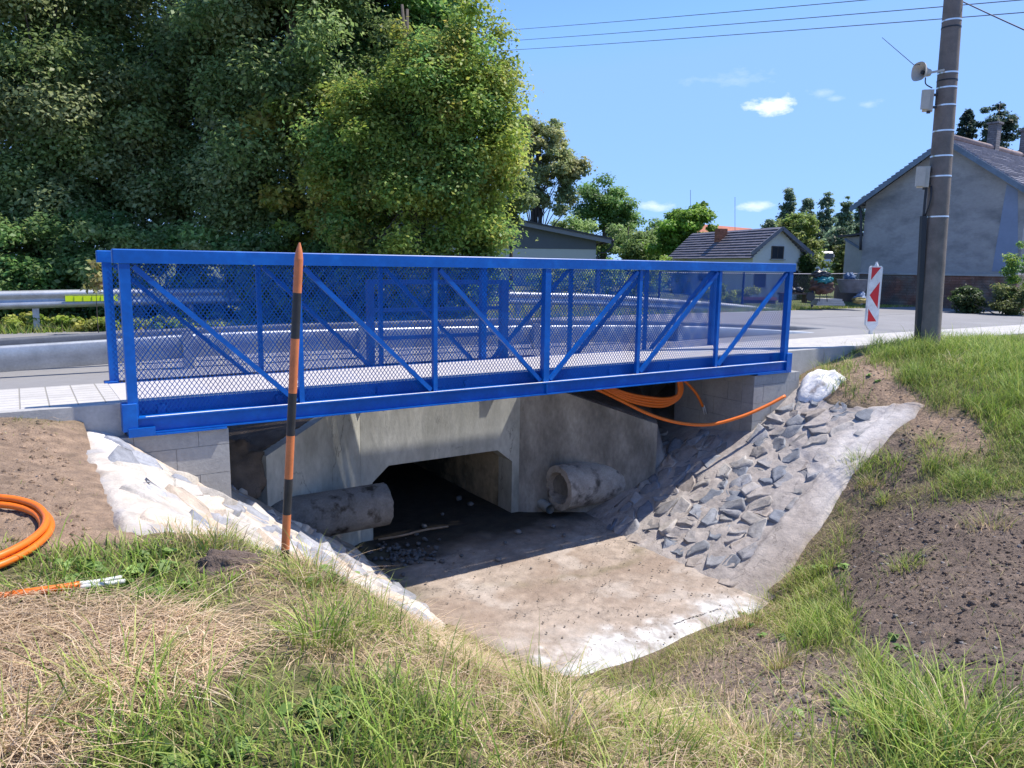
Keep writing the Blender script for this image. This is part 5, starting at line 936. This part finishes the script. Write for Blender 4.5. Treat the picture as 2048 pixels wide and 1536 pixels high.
# small white outbuilding with a dark tiled roof
Lg = pY(1503, 560, 30.)[:2]; ld = np.array([-.286, .958]); gd = np.array([.958, .286])
def onpl(px, py, org, dr):                                           # point of the vertical plane through org along dr seen at a pixel
    r = raydir(px, py); nn = np.array([-dr[1], dr[0]]); t = (org@nn)/(r[:2]@nn); return r*t
Rg = onpl(1604, 560, Lg, gd)[:2]; wG = np.linalg.norm(Rg-Lg); zel = onpl(1503, 516, Lg, gd)[2]; zer = onpl(1604, 500, Lg, gd)[2]; zap = onpl(1560, 456, Lg, gd)[2]
zel = zer = (zel+zer)/2; Mg = onpl(1558, 456, Lg, gd)[:2]; LH = 6.4
sh = thing('outbuilding', (Mg[0], Mg[1], GB), 'small white outbuilding with a dark tiled gable roof and a brick chimney behind the fence', 'outbuilding')
def g3(p2, z): return V3(p2[0], p2[1], z)
part('wall', wall_prism([g3(Lg, GB), g3(Rg, GB), g3(Rg, zer), g3(Mg, zap), g3(Lg, zel)], g3(ld*LH, 0)), WWALL, sh)
oh = .22
def shslope(side):
    E_ = Lg if side == 0 else Rg; dr = (E_-Mg)/np.linalg.norm(E_-Mg); run = np.linalg.norm(E_-Mg); dz = (zel-zap)/run; e2 = E_+dr*.25; ze2 = zap+dz*(run+.25)
    a, b = g3(e2-ld*oh, ze2+.03), g3(e2+ld*(LH+oh), ze2+.03); c, d = g3(Mg+ld*(LH+oh), zap+.03), g3(Mg-ld*oh, zap+.03)
    return tiled_slope(a, b, c, d, 11, .05, .04, .012, 3)
rfm = shslope(0); part('roof', rfm, TILE, sh); part('roof', shslope(1), TILE, sh)
vb = MB(); vb.beam(g3(Mg-ld*.24, zap-.02), g3(Lg-ld*.24+(Lg-Mg)*.22, zel-.02-.0), .05, .14).beam(g3(Mg-ld*.24, zap-.02), g3(Rg-ld*.24+(Rg-Mg)*.22, zer-.02), .05, .14); part('verge_board', vb, mat('grey_board', (.16, .17, .2), rough=.8), sh)
c0 = Lg+(Mg-Lg)*.45+ld*3.3; part('chimney', MB().prism([g3(c0, zel), g3(c0+gd*.38, zel), g3(c0+gd*.38, zap+.1), g3(c0, zap+.1)], g3(ld*.4, 0)), CHIM, sh)
def win_on(parent, px0, px1, py0, py1, org, dr, frame_m, name='window', sill=True):
    a, b = onpl(px0, py0, org, dr), onpl(px1, py1, org, dr); nn = np.array([dr[1], -dr[0]]); nn = nn if nn@(-org) > 0 else -nn
    A, B = a[:2]+nn*.012, b[:2]+nn*.012; f = part(name, MB().prism([g3(A, b[2]), g3(B, b[2]), g3(B, a[2]), g3(A, a[2])], g3(nn*.02, 0)), frame_m, parent)
    dxy = (B-A); A2, B2 = A+dxy*.08+nn*.022, B-dxy*.08+nn*.022; part('pane', MB().prism([g3(A2, b[2]+.03), g3(A2+dxy*.4, b[2]+.03), g3(A2+dxy*.4, a[2]-.03), g3(A2, a[2]-.03)], g3(nn*.004, 0)).prism([g3(B2-dxy*.4, b[2]+.03), g3(B2, b[2]+.03), g3(B2, a[2]-.03), g3(B2-dxy*.4, a[2]-.03)], g3(nn*.004, 0)), GLASS, f)
    if sill: part('sill', MB().prism([g3(A-dxy*.08, b[2]-.05), g3(B+dxy*.08, b[2]-.05), g3(B+dxy*.08, b[2]-.004), g3(A-dxy*.08, b[2]-.004)], g3(nn*.1, 0)), KERB, f)
win_on(sh, 1543, 1566, 492, 518, Lg, gd, WOODD); win_on(sh, 1508, 1530, 546, 575, Lg, gd, WOODD); win_on(sh, 1586, 1593, 541, 580, Lg, gd, WOODD, 'door', False)
win_on(sh, 1397, 1412, 548, 562, Lg, ld, WOODD); win_on(sh, 1352, 1370, 548, 562, Lg, ld, WOODD)
iv = thing('ivy', (Rg[0], Rg[1], GB), 'dark ivy climbing the right corner of the small white outbuilding', 'ivy'); rg = np.random.default_rng(5)
cen = np.array([[Rg[0]+rg.normal(.12, .12), Rg[1]-.1+rg.normal(0, .1), GB+(zer-GB+.1)*rg.random()] for _ in range(44)]); V, Fq, C = leaves(cen, np.full((44, 3), .2), 6500, .085, [(.05,.10,.03),(.08,.15,.04),(.14,.22,.05),(.04,.08,.03)], rg); apart('crown', V, [Fq], C, LEAF, parent=iv)
# red roofed house far behind
fh = thing('red_roofed_house', (12.6, 72, GB), 'distant house of which only the pale red tiled roof shows', 'house'); x0, x1, zt2 = pY(1418, 447, 72)[0], pY(1500, 460, 72)[0], pY(1418, 446, 72)[2]
part('wall', MB().box(x0-1, x1+1, 72, 79, GB, zt2-1.6), WWALL, fh); part('roof', MB().prism([V3(x0-1.5, 71.5, zt2-1.9), V3(x1+4, 71.5, zt2-1.9), V3(x1+1.2, 75.5, zt2-.35), V3(x0, 75.5, zt2)], (0, .1, .1)), TILER, fh)
for px, y0, y1 in ((1381, 380, 446), (1470, 394, 450)):
    P0, P1 = pY(px, y1+30, 71), pY(px, y0, 71); part('mast', MB().tube([P0, P1], .02, 5), WIRE, loc=tuple(P0), label='thin lightning mast above the bright walnut tree' if px < 1400 else 'thin lightning mast above the red tiled roof', cat='mast', group='thin masts above the roofs')
# big grey house
LH0 = pY(1724, 500, 29.)[:2]; RH0 = pY(2042, 500, 24.8)[:2]; gD = (RH0-LH0)/np.linalg.norm(RH0-LH0); eD = np.array([-gD[1], gD[0]])
if eD@LH0 < 0: eD = -eD
zLe = onpl(1727, 404, LH0, gD)[2]; zRe = onpl(2043, 381, LH0, gD)[2]; apx = onpl(1899, 284, LH0, gD); AP = apx[:2]; zA = apx[2]; HL = 11.
bh_ = thing('big_house', (AP[0], AP[1], GB), 'large old house with a stained grey gable wall and brick plinth behind the concrete pole', 'house')
zpl = onpl(1800, 546, LH0, gD)[2]
part('wall', wall_prism([g3(LH0, zpl), g3(RH0, zpl), g3(RH0, zRe), g3(AP, zA), g3(LH0, zLe)], g3(eD*HL, 0)), PLASTER, bh_)
part('plinth', wall_prism([g3(LH0-eD*.03, GB), g3(RH0-eD*.03, GB), g3(RH0-eD*.03, zpl-.004), g3(LH0-eD*.03, zpl-.004)], g3(eD*HL, 0)), BRICKW, bh_)
part('plinth_ledge', wall_prism([g3(LH0-eD*.07, zpl-.06), g3(RH0-eD*.07, zpl-.06), g3(RH0-eD*.07, zpl+.01), g3(LH0-eD*.07, zpl+.01)], g3(eD*.06, 0)), KERB, bh_)
bpts = [onpl(px, py, LH0, gD) for px, py in ((1984, 543), (2036, 543), (2036, 381), (2014, 368))]  # outline of a bluish strip laid on the gable wall
part('bluish_strip', wall_prism([V3(*(p-np.append(eD*.012, 0))) for p in bpts], g3(eD*.01, 0)), PLASTERB, bh_, label='bluish strip on the right of the gable wall')
nrmS = np.cross(np.append(gD, 0), (0, 0, 1.))
def bslope(side):
    E_, zE = (LH0, zLe) if side == 0 else (RH0, zRe); dr = (E_-AP)/np.linalg.norm(E_-AP); run = np.linalg.norm(E_-AP); dz = (zE-zA)/run; o_ = .42; e2 = E_+dr*o_; z2 = zA+dz*(run+o_)+.1
    a, b = g3(e2-eD*.3, z2), g3(e2+eD*(HL+.3), z2); c, d = g3(AP+eD*(HL+.3), zA+.1), g3(AP-eD*.3, zA+.1)
    return tiled_slope(a, b, c, d, 22, .06, .045, .02, 7), (a, d)
for s_i in (0, 1):
    m_, (e_, t_) = bslope(s_i); part('roof', m_, TILE2, bh_); part('verge_board', MB().beam(e_-np.append(eD*.02, .1), t_-np.append(eD*.02, .1), .05, .16), mat('verge_paint', (.15, .2, .26), rough=.7) if s_i == 0 else bpy.data.materials['verge_paint'], bh_)
part('ridge', MB().tube([g3(AP-eD*.3, zA+.17), g3(AP+eD*(HL+.3), zA+.17)], .1, 10), mat('ridge_tile', (.30, .22, .2), rough=.7, var=.25, scale=5), bh_, smooth=True)
for px0, px1, py0, dd in ((1977, 1996, 249, 3.4), (2042, 2054, 263, 6.2)):
    org = AP+eD*dd; a = onpl(px0, py0, org, gD); b = onpl(px1, py0, org, gD); ch = part('chimney', wall_prism([g3(a[:2], zA-.6), g3(b[:2], zA-.6), g3(b[:2], a[2]), g3(a[:2], a[2])], g3(eD*.35, 0)), CHIMG, bh_)
    part('cap', wall_prism([g3(a[:2]-gD*.05-eD*.05, a[2]), g3(b[:2]+gD*.05-eD*.05, a[2]), g3(b[:2]+gD*.05-eD*.05, a[2]+.07), g3(a[:2]-gD*.05-eD*.05, a[2]+.07)], g3(eD*.45, 0)), CHIMG, ch)
vv_ = onpl(1809, 341, LH0, gD); u_ = .09; q = [vv_+V3(gD[0]*a_, gD[1]*a_, b_)-np.append(eD*.015, 0) for a_, b_ in ((0, -u_), (u_, 0), (0, u_), (-u_, 0))]; part('vent', wall_prism(q, g3(eD*.01, 0)), BRICKW if False else DARK, bh_)
# lean-to at its left
aL0 = onpl(1690, 500, LH0+eD*1.2, gD)[:2]; zt1 = onpl(1724, 466, LH0, gD)[2]
part('lean_to', wall_prism([g3(aL0, GB), g3(LH0+eD*1.2, GB), g3(LH0+eD*1.2, zt1), g3(aL0, zt1-.1)], g3(eD*5, 0)), mat('lean_to_plaster', (.42, .43, .41), rough=.95, var=.12, scale=1.5), bh_)
part('lean_to_roof', wall_prism([g3(aL0-gD*.25-eD*.2, zt1-.1), g3(LH0+eD*1., zt1+.04), g3(LH0+eD*1., zt1+.12), g3(aL0-gD*.25-eD*.2, zt1-.02)], g3(eD*5.3, 0)), DARK, bh_)
part('downpipe', MB().tube(smooth_path([onpl(1715, 408, LH0-eD*.1, gD), onpl(1722, 430, LH0-eD*.1, gD), onpl(1721, 500, LH0-eD*.1, gD)], 4), .05, 8), DARK, bh_, smooth=True)
part('pipe_brace', MB().beam(onpl(1690, 478, LH0+eD*1.0, gD), onpl(1722, 498, LH0+eD*1.0, gD), .06, .08), bpy.data.materials['verge_paint'], bh_)
# ------------------------------------------------------------------ garden fence
fn = thing('garden_fence', (22, 8.9, -1.25), 'blue post and chain link garden fence along the far edge of the road', 'fence', frame=True)
fposts = [14.4, 17.9, 21.35, 24.8, 28.2, 31.3]; FB = 8.9
def fz(at): return -.12+.012*max(0, at-21)
for i, at in enumerate(fposts):
    part('post', MB().tube([(at, FB, -1.3), (at, FB, fz(at)+.04)], .035, 10), NAVY, fn, smooth=True, auto=40)
pg = pb(1984, 575, FB)[0]; gp = part('gate_post', MB().box(pg-.08, pg+.08, FB-.08, FB+.08, -1.3, .08), BLUE2, fn); part('cap', MB().tube([(pg, FB, .082), (pg, FB, .15)], [.09, .05], 10), WHITEP, gp, smooth=True)
part('gate_post', MB().box(pg+1.4, pg+1.5, FB-.05, FB+.05, -1.3, .02), NAVY, fn)
part('top_wire', MB().tube([(a_, FB, fz(a_)) for a_ in np.linspace(14.4, 40, 12)], .014, 5), mat('rail_grey', (.35, .33, .36), rough=.5), fn); part('bottom_wire', MB().tube([(14.4, FB, -1.16), (40, FB, -1.16)], .006, 4), WIRE, fn)
ml = MB(); st = .115
for k in range(int(26/st)):
    for sg in (1, -1):
        x0_ = 14.4+k*st; x1_ = x0_+sg*1.0
        if 14.4 <= x1_ <= 40.4: ml.beam((x0_, FB, -1.16), (x1_, FB, -.14), .0055, .0055)
part('chain_link', ml, mat('chain_wire', (.05, .055, .07), rough=.6, var=0), fn)
# things in the garden
def gardenP(px, py, Y): P = pY(px, py, Y); return P
def lump(name, parent, P, r, m, seed, amp=.42): V, fq = blob(P[0], P[1], P[2], *r, seed, nu=40, nv=26, amp=amp*1.3, fr=3.2); return apart(name, V, [fq], None, m, parent=parent, smooth=True)
P = gardenP(1638, 600, 24); br = thing('covered_barrow', tuple(P), 'wheelbarrow of tarps, dark on top and teal below, on the lawn behind the fence', 'barrow')
lump('tub', br, P+V3(.05, 0, .42), (.34, .3, .22), mat('rust_brown', (.10, .055, .045), rough=.8, var=.3), 3); lump('teal_tarp', br, P+V3(.08, -.05, .62), (.26, .25, .12), TEAL, 4); lump('dark_tarp', br, P+V3(-.02, 0, .80), (.30, .24, .12), TARP, 5)
for dx in (-.22, .02, .26): part('leg', MB().beam(P+V3(dx, 0, -.05), P+V3(dx*.8, 0, .36), .02, .02), DARK, br)
part('wheel', MB().tube([P+V3(-.28, -.03, .1), P+V3(-.28, .03, .1)], .14, 18), DARK, br)
P = gardenP(1703, 604, 24.5); bn = thing('bin_tub', tuple(P), 'grey plastic tub with rubbish and a blue bag beside the big house corner', 'tub')
part('tub', MB().tube([P+V3(0, 0, .3), P+V3(0, 0, .72)], [.36, .5], 26), GREYT, bn, smooth=True, auto=50); lump('blue_bag', bn, P+V3(-.12, 0, .80), (.17, .15, .12), BAGB, 6); lump('sack', bn, P+V3(.1, -.35, .14), (.17, .13, .17), mat('pale_sack', (.2, .26, .38), rough=.7), 8)
pl = thing('paving_slabs', tuple(gardenP(1668, 610, 24)), 'stack of grey paving slabs on the lawn in front of the grey tub', 'slab stack'); Q = gardenP(1668, 611, 24)
for k in range(3): part('slab', MB().box(Q[0]-.55+.03*k, Q[0]+.35-.05*k, 24, 24.5, Q[2]+.07*k, Q[2]+.065+.07*k), KERB, pl)
P = gardenP(1718, 606, 24); lump_t = thing('yellow_rag', tuple(P), 'crumpled yellow rag on the ground right of the grey tub', 'rag'); lump('rag', lump_t, P+V3(.02, 0, .08), (.22, .14, .09), mat('yellow_cloth', (.3, .25, .1), rough=.9), 9)
P = gardenP(1590, 603, 24); bn2 = thing('garden_bench', tuple(P), 'low garden bench with cushions in front of the white outbuilding', 'bench'); part('seat', MB().box(P[0]-.45, P[0]+.42, 24, 24.4, P[2]+.22, P[2]+.27), WOODD, bn2)
for dx in (-.4, .34): part('leg', MB().box(P[0]+dx, P[0]+dx+.06, 24.05, 24.35, P[2]-.05, P[2]+.218), WOODD, bn2)
for dx in (-.05, .2): lump('cushion', bn2, P+V3(dx, .2, .35), (.13, .12, .08), TARP, 11)
P = gardenP(1532, 604, 24); fl = thing('flower_box', tuple(P), 'long planter with red edging in front of the white outbuilding', 'planter'); part('box', MB().box(P[0]-.7, P[0]+.3, 24, 24.3, P[2]-.05, P[2]+.14), WOODD, fl); part('edging', MB().box(P[0]-.72, P[0]+.32, 23.95, 23.998, P[2]+.06, P[2]+.15), mat('pale_red', (.5, .2, .17), rough=.8), fl)
P = gardenP(1655, 548, 34); lw = thing('garden_wall', tuple(P), 'low brown block wall in the garden between the two houses', 'wall'); part('blocks', MB().box(P[0]-1.2, P[0]+.8, 30, 30.3, -1.3, -.55), mat('brown_block', (.20, .13, .10), rough=.95, var=.3, scale=3), lw)
P = gardenP(1652, 534, 52); vn = thing('white_van', tuple(P), 'white van parked far behind the garden between the two houses', 'van'); zb3 = P[2]-.65; xv = P[0]
part('body', MB().cbox(xv-.95, xv+.75, 52, 53.7, zb3+.3, zb3+1.15, .12), WHITEV, vn, smooth=False); part('cabin', MB().cbox(xv-.75, xv+.6, 52.1, 53.6, zb3+1.15, zb3+1.7, .15), WHITEV, vn)
part('windscreen', MB().box(xv-.6, xv+.5, 52.06, 52.099, zb3+1.2, zb3+1.58), GLASS, vn)
for dx in (-.6, .5): part('wheel', MB().tube([(xv+dx, 51.98, zb3+.28), (xv+dx, 52.2, zb3+.28)], .28, 16), DARK, vn)
P = gardenP(1690, 538, 50); wp = thing('wood_pile', (P[0], 50, P[2]-.7), 'dark wood pile far behind the garden right of the white van', 'wood pile'); part('logs', MB().cbox(P[0]-.6, P[0]+.9, 50, 51, P[2]-.7, P[2]+.05, .05), WOODD, wp)
for (px, Y, w_, h_, lab, pal_) in [(1465, 25.5, .9, .75, 'leafy shrub against the side wall of the white outbuilding', YG[:4]+GRN[:3]), (2052, 23.2, .55, 2.3, 'flowering shrub cut by the right picture edge by the big house', YG[:2]+LIN2), (1948, 23.5, .4, .95, 'dark ivy clump on the fence gate post', [(.06,.10,.04),(.09,.14,.05)]), (2030, 22.6, .6, .9, 'yellowish bush at the fence by the right picture edge', [(.14,.17,.06),(.2,.22,.08),(.1,.14,.05)])]:
    b_ = at_px(px, Y, -1.3); tree('garden_shrub', b_, h_, [(0, 0, h_*.55, w_, .5, h_*.5)], 26, 3600, .07, pal_, lab, 'shrub', 'shrubs along the fence', seed=int(px), clump_r=.2, trunk_r=.02, stems=2, trunk_h=h_*.45)
for (px, Y, w_, h_, lab) in [(1215, 30, 1.0, 1.6, 'reddish flowering shrub behind the far railing'), (1290, 31, 1.2, 1.3, 'green garden shrub left of the outbuilding'), (1345, 35, 1.4, 1.8, 'tall shrub at the far end of the outbuilding'), (1112, 33, 1.2, 1.2, 'shrub in front of the modern building wall'), (1700, 45, 1.4, 2.0, 'light green shrub far behind between the houses')]:
    b_ = at_px(px, Y, -1.3); tree('garden_shrub', b_, h_, [(0, 0, h_*.5, w_, .6, h_*.5)], 26, 3600, .09, YG[:3]+LIN2, lab, 'shrub', 'shrubs in the gardens', seed=int(px), clump_r=.3, trunk_r=.02, stems=2, trunk_h=h_*.45)
